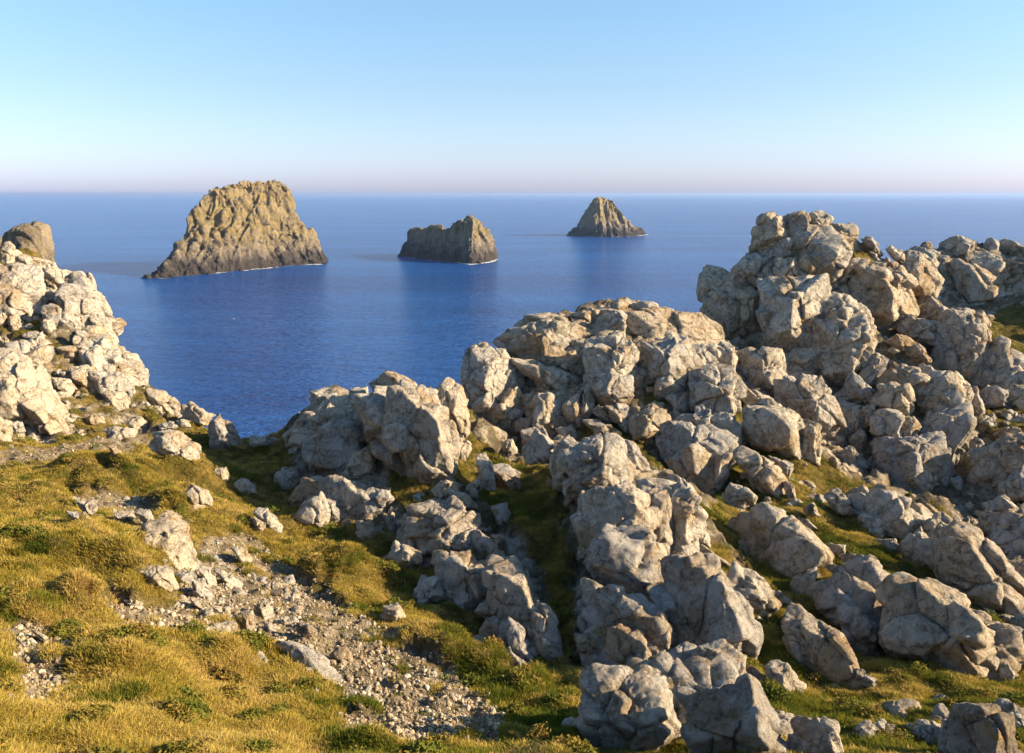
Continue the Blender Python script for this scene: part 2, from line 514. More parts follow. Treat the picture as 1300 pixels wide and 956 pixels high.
outlines('bluff', '''U1
100,290 180,280 225,330 220,440 140,500 90,560 85,450
100,570 200,460 240,470 230,570 210,640 110,640
250,340 300,330 380,400 430,480 400,510 300,490 255,440
230,580 290,510 340,490 380,530 350,620 280,680 230,640
230,240 330,180 430,150 540,200 580,250 530,330 450,350 330,300
400,110 520,95 640,130 750,160 735,230 650,250 560,190 440,140
540,320 600,250 660,310 690,370 660,440 600,390 540,350
330,340 440,340 560,390 650,440 650,500 590,540 510,500 430,410
620,240 740,220 735,260 690,340 650,300
710,310 790,280 915,280 840,370 800,410 720,390
770,240 850,200 915,225 910,290 800,300
840,380 930,300 950,350 930,420 850,410
720,440 820,400 930,420 920,520 880,570 790,590 740,500
680,520 700,450 745,490 730,570 690,640 670,600
940,360 990,380 990,440 950,480 930,430
630,100 700,75 770,90 770,160 690,130
770,110 870,80 905,110 880,190 800,180
770,80 850,30 930,70 1000,130 960,160 890,110
900,40 1000,40 1140,80 1150,150 1060,170 960,110
1140,100 1280,100 1330,160 1300,260 1210,230 1160,160
900,190 1000,160 1150,170 1190,230 1060,230 960,250
970,280 1040,220 1150,210 1200,250 1240,420 1180,480 1080,460 1010,450 990,350
1210,270 1300,270 1360,350 1350,450 1250,420
1115,520 1200,490 1265,520 1250,590 1150,600
940,580 1030,560 1110,600 1120,650 1040,700 950,720
1150,650 1220,600 1300,620 1330,700 1300,750 1200,690
1070,750 1160,690 1260,740 1180,800 1100,850
440,540 500,500 590,560 570,680 520,720 440,680
550,680 620,660 660,710 570,740
390,710 470,690 520,760 510,830 400,850
580,560 650,510 670,580 660,660 600,640
380,520 430,520 435,590 380,610
340,640 430,620 440,680 350,690
720,590 760,560 850,640 800,640
690,640 780,640 870,690 870,740 760,700
800,570 900,560 940,660 900,690 840,620
270,750 320,740 345,800 300,830
660,440 690,460 670,540 650,490
340,150 400,110 440,150 350,190
U2
820,190 940,95 1020,180 1010,250 940,360 870,300
940,400 1030,220 1060,120 1100,170 1090,260 960,440
1010,10 1110,0 1160,60 1120,150 1060,110 1020,60
1140,30 1190,30 1180,110 1150,110
U4
0,570 60,570 130,620 150,680 80,720 0,700
130,720 190,680 215,780 200,840 130,820
0,720 100,720 140,760 80,800 0,780
U6
80,370 170,340 235,410 230,520 180,560 130,480
0,230 50,260 70,350 130,480 80,540 0,480
0,60 100,80 150,160 150,270 100,280 0,200
130,130 210,140 240,210 150,200
50,280 140,280 160,340 90,360
''')
outlines('spine', '''U2
210,230 230,90 320,80 330,200 320,280 270,330 220,300
340,100 400,55 500,90 490,150 400,150
330,230 380,150 430,160 420,250 340,310
420,270 480,190 600,210 630,260 570,310 440,315
500,130 560,80 620,110 690,220 640,240 540,190
320,450 370,320 420,280 450,320 440,440 400,560 340,540
440,360 500,320 550,330 500,390 450,400
450,450 560,400 650,330 720,290 780,350 760,400 640,440 560,470 500,480
630,450 780,360 805,430 800,620 790,690 740,680 680,580
380,730 440,600 470,540 640,540 700,600 755,760 720,850 650,920 570,850 430,770
440,480 560,470 630,460 660,540 560,570 450,550
810,400 860,440 940,550 900,620 820,670 800,560
720,240 790,250 830,400 790,380 740,300
790,240 860,280 920,340 950,460 900,480 830,380
940,460 990,540 1010,620 950,590
60,120 130,30 200,90 200,170 80,190
U3
340,440 390,410 500,480 600,580 620,640 510,670 400,540
340,560 390,520 430,560 470,700 430,740 350,650
610,590 680,550 760,560 720,620 640,640
650,650 760,620 810,700 790,780 740,810 680,750
720,520 780,450 830,500 910,650 920,740 840,760 800,690 770,580
480,690 560,660 620,720 600,840 560,850 490,780
560,720 640,700 700,800 680,900 600,850
770,820 880,755 950,790 900,860 820,890
560,860 660,860 720,945 620,1000 550,920
720,870 800,880 880,945 800,1010 700,950
330,710 400,720 480,790 400,820 350,780
760,350 880,300 930,400 1010,470 1000,560 900,580 820,480
920,640 1010,570 1090,600 1145,660 1120,740 1000,740
940,760 1060,740 1160,810 1160,930 1000,1000 900,880
1020,540 1060,510 1150,640 1100,680
1100,520 1150,380 1230,400 1300,470 1350,540 1300,600 1160,600
1000,380 1040,350 1080,400 1070,460 1010,430
910,250 980,260 1110,350 1130,390 1030,330
1120,410 1170,400 1195,450 1150,470
620,1010 760,960 900,960 940,1080 800,1150 650,1120
U8
0,810 60,830 190,940 150,1020 0,1000
''')
outlines('gully', '''U6
210,230 260,215 390,260 400,300 300,310
270,440 300,330 400,300 520,370 550,440 540,560 510,610 440,570 330,510
550,380 640,420 655,470 640,600 560,560 550,470
390,560 500,600 480,660 430,640
215,560 270,510 340,580 430,610 470,690 450,780 390,750 300,680
460,690 500,690 515,760 480,780
150,780 190,690 240,700 300,770 250,860 190,840
300,820 350,800 420,840 360,880
320,930 380,870 440,860 530,930 540,960 450,980
560,820 610,800 640,860 580,850
520,860 580,880 620,920 560,910
220,460 260,420 270,480 240,510
P
918,690 940,665 975,655 1000,660 1015,677 1037,700 1038,712 995,740 975,738 940,715
U8
90,460 200,380 240,370 220,500 150,510
360,310 420,300 540,350 660,420 660,490 620,520 540,440 460,390
230,470 290,400 360,380 520,450 580,540 560,620 470,710 400,640 290,570
570,530 620,510 635,570 590,600
480,710 590,610 620,620 600,700 540,750
640,560 680,460 740,450 880,510 1050,600 1145,690 1150,760 1190,800 1120,940 1080,1000 860,960 760,880 620,740
70,640 90,560 140,555 220,640 290,760 280,870 230,920 130,800
160,590 230,600 330,690 400,760 440,880 480,945 380,990 290,940 280,800
450,870 550,930 540,980 460,960
310,240 390,250 380,290 330,290
1150,800 1200,810 1280,940 1180,990 1120,950
0,470 60,490 110,540 60,570 0,560
''')
outlines('crest', '''U7
310,770 360,730 400,800 440,850 400,870 350,830
400,750 480,720 530,760 480,830 430,820
510,740 560,700 660,770 660,800 580,790
480,810 590,780 660,810 590,880 490,850
U8
460,130 500,100 600,130 570,200 500,190
575,180 650,70 690,55 780,80 820,120 720,200 690,250
550,220 640,225 680,265 640,310
810,150 870,110 960,190 940,230 890,290 850,330 810,230
690,260 780,180 820,250 860,340 840,400 760,380
790,60 830,50 960,150 950,170 860,100
870,350 920,270 1000,220 1090,250 1150,350 1250,440 1300,530 1300,600 1230,640 1080,550 930,460
1030,190 1070,180 1150,270 1240,360 1240,400 1150,370
950,470 1060,520 1070,580 960,520
1240,400 1300,330 1340,380 1330,480 1260,450
1090,560 1230,610 1240,650 1130,610
1240,650 1300,610 1340,660 1300,700
1210,760 1240,690 1320,690 1330,800 1230,800
1250,820 1330,800 1340,900 1270,890
''')
outlines('crag', '''U4
300,190 340,90 390,55 430,70 480,170 420,180 310,220
430,70 560,45 580,90 570,150 520,190 480,130
580,130 590,60 650,35 700,70 680,150 600,190
310,230 350,180 460,165 520,210 510,280 430,290 340,250
520,210 650,200 660,240 620,270 540,270
660,160 720,110 800,100 830,160 760,220 680,220
860,180 910,170 960,250 900,260
220,330 270,255 400,290 400,330 340,420 270,390
345,370 400,310 420,380 450,430 370,440
420,290 510,290 530,420 480,430 430,380
510,320 560,275 640,275 670,350 640,420 560,430 520,390
640,420 680,330 740,300 760,330 700,430
690,400 740,320 830,280 870,300 800,370 720,440
760,430 870,330 910,320 990,370 1070,470 1060,520 960,590 890,570 820,480
940,320 990,280 1060,320 1050,380 980,370
50,450 70,350 120,335 220,360 280,430 240,470 240,640 190,680 120,620 60,540
230,390 330,440 330,640 280,640 240,560
440,470 490,430 540,450 540,530 490,640 450,590
540,470 620,440 660,480 640,590 560,660 500,600
650,520 690,465 760,465 850,520 880,560 860,640 760,620 660,600
640,720 740,600 800,550 870,540 915,620 900,690 830,800 740,770 660,780
670,800 760,770 820,800 790,880 720,905 680,860
480,690 540,640 560,690 500,770
420,930 480,790 560,690 650,690 660,800 600,900 540,960 460,980
210,840 290,790 400,800 420,880 340,950 230,920
1035,620 1110,575 1220,590 1235,680 1190,715 1090,680
990,700 1040,660 1130,710 1090,760 1020,730
1090,760 1140,710 1210,790 1180,800 1110,780
990,740 1020,725 1045,745 1020,765
340,480 400,460 440,560 430,650 380,690 360,560
390,660 470,640 480,720 420,720
330,690 360,640 390,700 350,730
360,770 420,720 430,790 380,800
420,790 450,750 490,770 450,830
980,230 1010,210 1060,240 1060,300 1010,270
640,250 740,240 760,290 680,320 640,300
U5
530,270 580,240 640,190 690,240 755,330 700,430 620,480 540,470
640,530 710,455 795,520 740,590 660,560
745,590 790,540 860,515 960,540 950,610 860,645 770,620
950,540 1030,520 1075,600 1040,650 960,640
745,640 860,650 1000,630 1075,680 1060,780 960,930 880,920 780,820
U7
330,340 370,300 470,310 500,370 480,420 400,490 340,430
340,290 380,210 430,150 500,190 530,230 520,290 430,300
465,110 540,40 580,60 560,100 500,130
460,140 550,90 610,70 590,120 520,200
570,190 640,110 690,90 800,150 790,210 720,240 620,220
530,260 580,210 690,210 730,280 700,350 600,330 540,300
540,340 600,340 700,360 690,500 640,520 545,460
680,380 740,360 770,410 730,510 690,490
770,280 860,200 900,240 840,330 780,370
760,90 820,90 870,150 840,180 780,130
870,300 920,260 1000,310 1010,360 890,390 790,500 760,460 800,390
890,150 950,130 1010,190 950,200
1000,200 1050,210 1095,330 1050,370 1000,310 960,240
550,540 610,480 700,540 730,600 680,690 620,660 560,600
680,690 750,600 800,590 850,680 840,740 770,770
740,560 790,500 810,560 780,590
820,560 900,420 1000,380 1030,420 960,560 890,690 850,640
365,550 420,510 450,560 430,620 390,600
300,490 330,440 380,480 350,520
420,470 470,420 500,470 480,530 430,510
160,340 200,240 250,250 230,320 250,400 190,390
240,300 310,240 330,330 310,410 260,400
160,200 240,160 280,190 240,240 180,240
290,590 330,560 360,590 340,620
930,680 970,650 990,720 960,760
480,310 540,300 540,400 490,410
''')
outlines('arch', '''U5
570,150 620,110 740,150 730,190 640,180
740,170 780,100 890,65 955,85 930,150 830,180
700,240 740,170 820,190 800,290 740,300
890,190 970,140 1080,150 1160,190 1150,310 1060,270 960,230
1040,110 1080,55 1140,100 1130,160 1060,150
1140,80 1170,75 1180,130 1300,130 1290,190 1240,230 1170,240
1160,240 1240,230 1255,290 1240,340 1180,340
780,330 860,240 960,235 1080,300 1180,390 1100,470 950,510 860,500 790,440
920,470 1180,390 1180,420 1080,520 960,520
1060,560 1130,500 1210,520 1190,570
1180,350 1250,360 1285,430 1210,430
1200,440 1270,430 1270,500 1210,500
1288,350 1305,290 1380,280 1380,480 1290,480
1285,200 1300,130 1390,150 1390,290 1310,270
710,440 760,420 780,460 740,480
1210,640 1260,630 1340,660 1330,700 1220,670
1080,690 1170,690 1300,720 1300,800 1200,780
700,330 780,310 790,390 730,430
''')
outlines('shoulder', '''U5
960,930 1070,770 1150,730 1230,800 1290,900 1290,1000 1000,1050
U7
1060,250 1130,200 1200,230 1190,300 1100,300
1200,200 1300,210 1340,290 1230,330 1180,280
1040,660 1110,530 1200,500 1300,450 1350,520 1330,620 1220,680 1100,750
1180,420 1280,420 1290,450 1200,490
1190,720 1260,640 1340,630 1340,760 1240,780
1100,800 1180,760 1260,820 1200,870 1130,850
1120,890 1180,870 1200,940 1150,960
1230,930 1300,850 1340,900 1340,1060 1240,1050
980,870 1020,860 1020,920 980,910
1240,60 1300,40 1360,130 1290,160 1250,110
U8
1060,150 1110,130 1120,190 1080,200
''')
# boulders and stones that lie loose: outline, name, label
LOOSE = []
def loose(view, text, name, label, group=None):
    v = [float(q) for q in text.replace(',', ' ').split()]; w = VIEW[view]
    LOOSE.append(([(w[0] + v[k] / w[2], w[1] + v[k + 1] / w[2]) for k in range(0, len(v), 2)], name, label, group))
loose('T2', '765,440 840,420 960,440 1035,510 1020,570 970,595 860,570 780,530', 'boulder', 'broad rough grey boulder on the grass edge just above the saddle')
loose('T2', '1055,400 1110,345 1190,400 1185,450 1230,500 1130,545 1065,530', 'boulder', 'tall pale boulder with a notched top against the sea at the saddle')
loose('T2', '915,340 920,290 970,285 1090,350 1060,410 960,400', 'boulder', 'dark grey rock slab on the cliff edge behind the pale saddle boulders')
loose('T2', '800,400 860,375 920,400 900,430 820,430', 'stone', 'low rounded stone tucked behind the broad boulder above the saddle')
loose('T2', '890,370 960,375 975,410 920,425', 'stone', 'small stone wedged between the dark slab and the broad saddle boulder')
loose('T2', '910,745 985,705 1060,740 1110,830 1060,850 960,850', 'boulder', 'bright wedge-shaped boulder standing alone in the green heath below the saddle')
loose('T2', '1085,620 1150,615 1175,660 1150,690 1090,650', 'stone', 'shaded pitted stone in the hollow beneath the saddle')
loose('T2', '1185,700 1230,670 1300,700 1310,750 1200,750', 'stone', 'shaded smooth stone at the foot of the saddle hollow')
loose('T2', '540,495 590,500 640,550 570,560', 'stone', 'pale flat stone in the turf beside the footpath')
loose('T4', '0,690 60,710 130,780 130,830 80,830 0,740', 'boulder', 'rounded grey boulder half in shade at the edge of the dark hollow')
loose('T4', '-20,740 100,790 100,830 20,840 -20,830', 'stone', 'sunlit tan stone leaning on the boulder beside the dark hollow')
loose('T4', '-20,330 90,340 170,370 160,400 -20,400', 'boulder', 'low dark rock rim closing the saddle in front of the sea')
loose('T3', '55,780 90,765 120,800 95,830', 'stone', 'cream block beside the gravelly hollow under the grass bank')
loose('T3', '320,710 350,705 375,760 330,780', 'stone', 'upright pale stone above the bare rock step in the gravel')
loose('T3', '60,720 110,710 140,780 90,750', 'stone', 'thin white slab above the cream block in the gravel')
loose('T5', '200,640 260,635 310,680 260,745 215,700', 'boulder', 'pale square boulder sunk in the stony slope')
loose('T5', '635,550 720,525 770,620 700,650 640,620', 'boulder', 'upright grey boulder in the grass below the shaded flat rock face')
loose('T5', '420,330 460,350 440,390', 'stone', 'small white stone on top of the grassy hummock')
DEPTHS = {
 'hillside': [(0,500,40),(0,400,50),(0,330,57),(60,330,58),(140,400,52),(185,470,49),(225,525,46),(100,500,42),(60,550,37),(0,560,34.5)],
 'slope': [(0,866,13.6),(0,750,18.4),(200,700,24),(250,700,25),(300,750,23),(350,866,17.5),(420,800,20.5),(500,770,23),(170,650,28),(300,640,30)],
 'knoll': [(540,490,39),(400,500,41),(370,560,40),(380,640,34),(430,600,35),(530,560,34.5),(560,610,32),(540,700,28.5),(600,690,28),(600,770,25),(640,850,21.5),(650,720,26.5),(690,800,23.5),(590,500,42.5),(650,600,36),(610,590,36)],
 'bluff': [(600,450,46),(680,405,49),(780,385,52),(900,410,50),(930,450,48),(620,550,42),(660,580,40),(700,500,43.5),(760,480,43),(800,560,39.5),(830,480,43.5),(860,600,37),(890,640,34.5),(930,540,41),(900,480,45)],
 'spine': [(720,570,33),(780,560,32),(800,620,28.5),(740,680,27),(790,720,24.5),(740,770,23),(850,600,31),(880,660,28),(780,860,19),(880,800,21.5),(930,860,18.5),(860,720,25),(900,700,27),(960,760,24)],
 'gully': [(950,500,44),(980,540,42),(1020,570,39.5),(980,600,36.5),(920,640,33.5),(980,690,29.5),(1040,720,27),(1090,750,25),(1150,750,25.5),(1200,800,22.5),(1250,860,20),(1040,820,21.5),(1000,860,19),(1100,860,19.5)],
 'crest': [(1060,630,36),(1110,620,37),(1130,680,32),(1180,660,34),(1200,720,29.5),(1280,740,28),(1290,800,24.5),(1240,690,33)],
 'crag': [(1040,275,58),(970,290,57),(1100,310,58),(940,340,58),(910,380,58),(900,430,56),(1000,360,54.5),(1100,390,53),(1170,370,56),(1000,450,51),(1075,420,50.5),(1200,440,51),(1240,450,51),(1170,410,54),(1080,520,46.5),(1150,500,46),(1230,510,47),(1030,500,50),(940,480,54),(1100,570,44),(1150,610,41.5),(1170,600,42),(1230,570,43.5)],
 'arch': [(1230,310,76),(1160,320,74),(1300,330,76),(1230,390,71),(1290,450,60)],
 'shoulder': [(1270,470,50),(1290,500,48),(1290,570,42),(1270,600,40),(1290,680,35),(1240,660,37)],
}
TURF = [(0,956,10.8),(200,956,11.8),(400,956,13.5),(600,956,14.5),(800,956,14.5),(1000,956,14),(1200,956,14.5),(1300,956,14.5),
 (100,866,14.6),(200,866,15.6),(300,820,19),(100,700,22.8),(60,600,32),(150,600,32),(200,600,33.5),(250,600,34),(100,650,28),(330,570,43),(300,590,38),
 (225,560,39.5),(285,555,42.5),(255,635,30.5),
 (400,680,30),(330,650,32.5),(380,720,27.5),(450,740,26),(450,800,21.5),(520,860,18.8),(520,800,22),(560,820,21),(480,690,28.8),(690,850,20.5),(710,800,23),
 (700,720,27.5),(690,640,33.5),(660,560,40),(620,530,41.5),(590,580,37.5),(930,500,44.5),(940,610,36),(1000,640,34),(1040,600,38),(1010,700,29.5),(1100,700,30),
 (1050,800,23.2),(1110,850,20),(930,800,22),(930,700,28),(1200,650,36.5),(1250,640,38.5),(1150,440,53),(1130,420,53.5),(1250,420,62),(1280,410,65),(1180,400,56),
 (1500,866,18),(1500,700,32),(1500,500,48),(1500,345,78),(-200,866,11.5),(-200,700,20),(-200,600,28),(-200,450,45),(-200,330,58),(-200,300,62)]
RIM = [(-200,300,64),(0,325,59),(60,340,59.5),(140,400,54),(190,480,51),(230,520,48.5),(300,555,46),(360,560,45),(400,500,43),(540,487,41),(590,500,44.5),(620,450,48),(700,402,51),(780,387,54),(890,412,53),
 (905,405,60),(960,293,60),(1040,278,61),(1150,322,77),(1230,318,79),(1300,335,80),(1500,335,84)]

# the solid rock that the joints of each outcrop run through
CORE = {
'bluff': """588,450 640,440 680,480 670,560 600,560
640,425 700,398 760,410 745,470 690,500 640,460
690,470 740,480 735,560 680,560 660,510
740,430 800,420 820,470 800,520 740,525
760,395 850,385 920,405 935,450 860,450 800,430
810,430 870,420 905,480 890,530 830,520
860,450 935,450 940,520 930,570 890,560
830,530 900,520 940,560 910,620 880,650 840,590""",
'knoll': """370,560 400,500 470,490 480,560 430,610
440,500 520,480 565,520 575,600 540,630 490,590
370,600 430,600 500,640 480,680 420,680 370,640
500,640 580,620 620,690 600,740 530,720
540,690 620,700 650,760 630,800 560,780
590,640 640,690 690,760 705,830 660,850 620,790""",
'spine': """705,560 780,550 820,590 780,640 720,640
730,620 800,610 850,660 850,720 780,760 730,720
800,600 870,600 900,660 890,720 840,740
735,730 830,740 860,830 820,900 750,870 730,790
830,700 910,700 960,790 950,870 870,880 840,800
800,830 930,830 960,960 820,1000 760,920
740,850 850,850 870,940 800,1000 730,960
850,870 960,860 1000,960 900,1010""",
'crag': """955,280 1060,275 1080,320 1050,370 980,360
900,350 950,335 970,400 950,450 905,430
960,350 1050,350 1060,440 1010,500 970,460
1060,340 1150,330 1170,400 1110,420 1070,400
1130,310 1190,325 1200,370 1150,390
1030,400 1100,390 1110,460 1060,500 1010,490
1150,470 1200,465 1240,500 1230,545 1180,550 1150,520
1190,390 1250,400 1260,460 1220,500 1180,470
980,480 1050,470 1070,540 1020,580 985,540
1100,550 1200,540 1220,600 1180,640 1110,620
930,450 1000,440 1000,510 950,510""",
'hillside': """-20,325 60,335 70,400 20,430 -20,420
60,345 110,350 140,405 130,440 80,430
80,400 150,425 185,480 160,500 100,480
-20,430 60,460 100,540 60,560 -20,520
100,470 185,475 185,500 130,520""",
'crest': """1060,620 1140,625 1180,660 1140,700 1080,680
1140,660 1230,680 1310,760 1290,790 1200,740 1150,700""",
'gully': """1000,905 1060,915 1075,960 1030,985 985,950
1200,890 1290,905 1320,990 1240,1010 1190,950
910,660 1000,660 1030,710 990,735 930,715
1035,702 1105,705 1140,745 1100,800 1050,760
1130,752 1200,757 1290,830 1270,890 1180,880 1140,820
985,772 1030,775 1085,850 1060,885 1010,850
1060,740 1110,790 1120,850 1080,840""",
'arch': """1165,328 1240,312 1278,324 1280,400 1190,405""",
'shoulder': """1230,470 1300,470 1320,520 1250,530
1230,570 1310,550 1330,640 1250,640
1220,640 1310,650 1330,730 1260,700"""}
# ------------------------------------------------------------------ the headland (terrain)
ctrl = []
for g, pts in DEPTHS.items():
    for (px, py, d) in pts: ctrl.append(at(px, py, d + (0.55 if g not in ('hillside', 'slope') else 0.25)))
for (px, py, d) in TURF: ctrl.append(at(px, py, d))
for (px, py, d) in RIM:
    p = at(px, py, d)
    drop = 1.2
    ctrl.append(at(px, py, d) + np.array([0, 0, -drop]))
    f = p[:2] / np.linalg.norm(p[:2])
    for dd, z in ((5, p[2] - 9), (11, p[2] - 24), (18, 8.0), (26, -6.0), (60, -8.0)):
        ctrl.append(np.array([*(p[:2] + f * dd), z]))
for x, y, z in ((0, 0, 55.3), (-12, 0, 55), (12, 0, 55), (-30, 2, 54), (30, 2, 54), (0, 6, 51.2), (-8, 6, 51), (8, 6, 51), (-25, 8, 51), (28, 8, 51.5), (0, -15, 56), (-40, -15, 56), (40, -15, 56),
                (-60, 20, 55), (-70, 50, 50), (-60, 100, -8), (60, 20, 53), (75, 45, 50), (110, 60, 45), (120, 110, -8), (0, 120, -8), (-110, 120, -8), (-110, 0, 50), (140, 0, 50)):
    ctrl.append(np.array([x, y, z], float))
ctrl = np.array(ctrl)
height_raw = rbf_fit(ctrl[:, :2], ctrl[:, 2], lam=0.25)

def spaced(stops):
    out = [stops[0][0]]
    for (a, _), (b, st) in zip(stops[:-1], stops[1:]):
        n = max(1, int(round((b - a) / st)))
        out += list(a + (b - a) * (np.arange(n) + 1) / n)
    return np.array(out)
XS = spaced([(-110, 0), (-45, 3.0), (-32, 0.5), (46, 0.19), (62, 0.5), (140, 3.0)])
YS = spaced([(-15, 0), (6, 1.5), (11, 0.4), (46, 0.19), (66, 0.28), (95, 0.6), (130, 2.0)])
GX, GY = np.meshgrid(XS, YS, indexing='ij')
P2 = np.stack([GX.ravel(), GY.ravel()], 1)
Z0 = height_raw(P2)
base = np.stack([P2[:, 0], P2[:, 1], Z0], 1)
ppx, ppy = project(base)

ROCKY = [[(588,452),(640,415),(780,378),(935,400),(940,480),(955,560),(900,645),(850,612),(800,565),(735,545),(700,600),(640,590),(600,560)],
         [(700,560),(780,550),(850,600),(930,700),(990,780),(960,956),(740,956),(725,800),(720,700)],
         [(365,520),(400,490),(550,475),(575,560),(560,600),(640,660),(690,740),(705,830),(650,870),(600,790),(560,720),(480,680),(400,660),(370,600)],
         [(885,400),(960,265),(1140,290),(1180,310),(1400,290),(1400,400),(1260,420),(1300,600),(1310,720),(1190,650),(1090,610),(1000,560),(940,500)],
         [(1110,640),(1180,650),(1310,720),(1330,800),(1200,720)]]
PATCHES = [[(1130,420),(1180,400),(1190,430),(1150,445)],[(1125,325),(1105,345),(1070,335),(1090,318)],[(1150,395),(1170,380),(1180,395),(1155,405)],
           [(495,600),(548,595),(562,640),(505,655)],[(735,535),(800,558),(792,568),(738,560)],[(805,560),(850,598),(825,594),(808,575)],
           [(820,490),(850,495),(848,525),(815,515)],[(910,482),(935,482),(952,525),(930,540)],[(670,470),(710,505),(690,500)],[(555,525),(605,555),(640,605),(600,628),(570,600)],
           [(1280,385),(1320,380),(1320,440),(1240,430)],[(1245,520),(1300,525),(1300,550),(1250,550)],[(880,690),(925,705),(930,760),(880,740)],[(940,780),(985,780),(975,860),(940,860)]]
BARE = [[(225,690),(310,675),(400,745),(480,795),(560,850),(630,900),(640,956),(430,956),(420,880),(350,835),(300,835),(240,805),(140,805),(130,770),(215,765)],
        [(0,795),(60,800),(100,790),(110,830),(80,870),(0,900)],
        [(-20,572),(60,570),(120,556),(190,552),(190,568),(120,572),(50,590),(-20,595)],
        [(85,630),(180,630),(200,650),(150,670),(110,660)],[(130,735),(150,760),(190,775),(160,790),(120,750)]]
def cov(polys, grow=0.0):
    jx = ppx + 9 * fbm(base * 0.7, 3); jy = ppy + 6 * fbm(base * 0.7 + 40, 3)
    m = np.zeros(len(ppx), bool)
    for q in polys: m |= in_poly(jx, jy, q)
    return m & (P2[:, 1] > 5)
def worley(P, seed=0):
    # cracked blocks: distance to the joint and a random level for each block
    i = np.floor(P).astype(np.int64); f1 = np.full(len(P), 9.0); f2 = f1.copy(); idv = np.zeros(len(P))
    for dx in (-1, 0, 1):
        for dy in (-1, 0, 1):
            for dz in (-1, 0, 1):
                c = i + (dx, dy, dz); hsh = _perm[(_perm[(_perm[(c[:, 0] + seed) & 255] + c[:, 1]) & 255] + c[:, 2]) & 255]
                q = c + 0.5 + 0.42 * _g[hsh]
                d = np.sqrt(((P - q) ** 2).sum(1)); m = d < f1
                f2 = np.where(m, f1, np.minimum(f2, d)); idv = np.where(m, hsh / 255.0, idv); f1 = np.where(m, d, f1)
    return f2 - f1, idv
rocky = cov(ROCKY); patch = cov(PATCHES); bare = cov(BARE) & (fbm(base * 0.9 + 77, 4) > -0.5)
Zg = Z0.reshape(GX.shape)
gx = np.gradient(Zg, XS, axis=0).ravel(); gy = np.gradient(Zg, YS, axis=1).ravel()
steep = np.sqrt(gx ** 2 + gy ** 2)
grass_m = np.where(patch, 1.0, np.where(rocky, 0.0, 1.0)) * np.clip((1.6 - steep) / 0.4, 0, 1)
grass_m = np.where(bare, 0.0, grass_m)
clump = fbm(base * 0.8 + 5, 4)
hillm = in_poly(ppx, ppy, [(-300, 200), (90, 300), (260, 530), (190, 560), (-300, 570)])
grass_m = np.where(hillm, grass_m * np.clip(0.30 + 2.2 * clump, 0, 1), grass_m)
bare_m = np.where(bare, 1.0, np.where(grass_m > 0.4, 1.0, 0.25))

# relief: hummocks of turf, crags where rock shows, rubble steps where bare
hum = fbm(base * np.array([0.75, 0.75, 0.3]), 3) * 0.22 + np.maximum(0, fbm(base * 0.33 + 8, 2)) * 0.35
wpb = base + 0.35 * np.stack([fbm(base * 0.6 + 3 * q, 2) for q in range(3)], 1)
ed1, id1 = worley(wpb * np.array([0.55, 0.55, 0.7])); ed2, id2 = worley(wpb * 1.5, 7)
crg = (ridged(base * 0.35, 4, 0.5) - 1.0) * 0.3 + (id1 - 0.5) * 0.75 * np.clip(ed1 / 0.12, 0, 1) - 0.35 * np.exp(-ed1 / 0.05) + (id2 - 0.5) * 0.22 - 0.14 * np.exp(-ed2 / 0.06)
rub = (ridged(base * 1.3, 4, 0.6) - 1.0) * 0.13 + (id2 - 0.5) * 0.12
BUMPS = [(175,715,1.3,1.0),(195,750,1.0,0.6),(440,735,1.2,0.9),(130,605,2.0,0.7),(225,605,1.4,0.7),(60,700,1.5,0.5),(150,850,1.2,0.7),(290,845,0.9,0.5),(560,825,1.1,0.5),(215,645,1.0,0.5),(90,780,1.4,0.6),
         (20,640,1.6,0.6),(100,680,1.2,0.5),(420,735,0.9,0.5),(500,735,0.9,0.5),(570,790,0.8,0.4),(350,800,0.8,0.4),(300,745,0.9,0.4),(610,850,1.0,0.4),(380,840,0.9,0.4),(260,610,1.3,0.5)]
for bx_, by_, br_, bh_ in BUMPS:
    rr0 = ray(bx_, by_); tt = np.arange(9, 60, 0.1)
    ii = np.argmax(CAM_Z + rr0[2] * tt < height_raw(np.stack([rr0[0] * tt, tt], 1)))
    q = rr0 * tt[ii]
    r2 = ((P2[:, 0] - q[0]) ** 2 + (P2[:, 1] - q[1]) ** 2) / br_ ** 2
    hum = hum + 0.75 * bh_ * np.exp(-r2 ** 1.5) * (1 + 0.9 * fbm(base * 1.3 + bx_, 3))
near = np.clip((P2[:, 1] - 4) / 6, 0, 1)
rk = (rocky & ~patch).reshape(GX.shape).astype(float)
for _ in range(3):
    rk[1:-1, 1:-1] = (rk[1:-1, 1:-1] * 2 + rk[:-2, 1:-1] + rk[2:, 1:-1] + rk[1:-1, :-2] + rk[1:-1, 2:]) / 6
Z1 = Z0 + 0.28 * rk.ravel() + near * (grass_m * hum + (1 - grass_m) * np.where(bare, rub, crg - 0.15))
Z1 = Z1 + fbm(base * 2.2, 3) * 0.06
Z1 = np.maximum(Z1, -8)
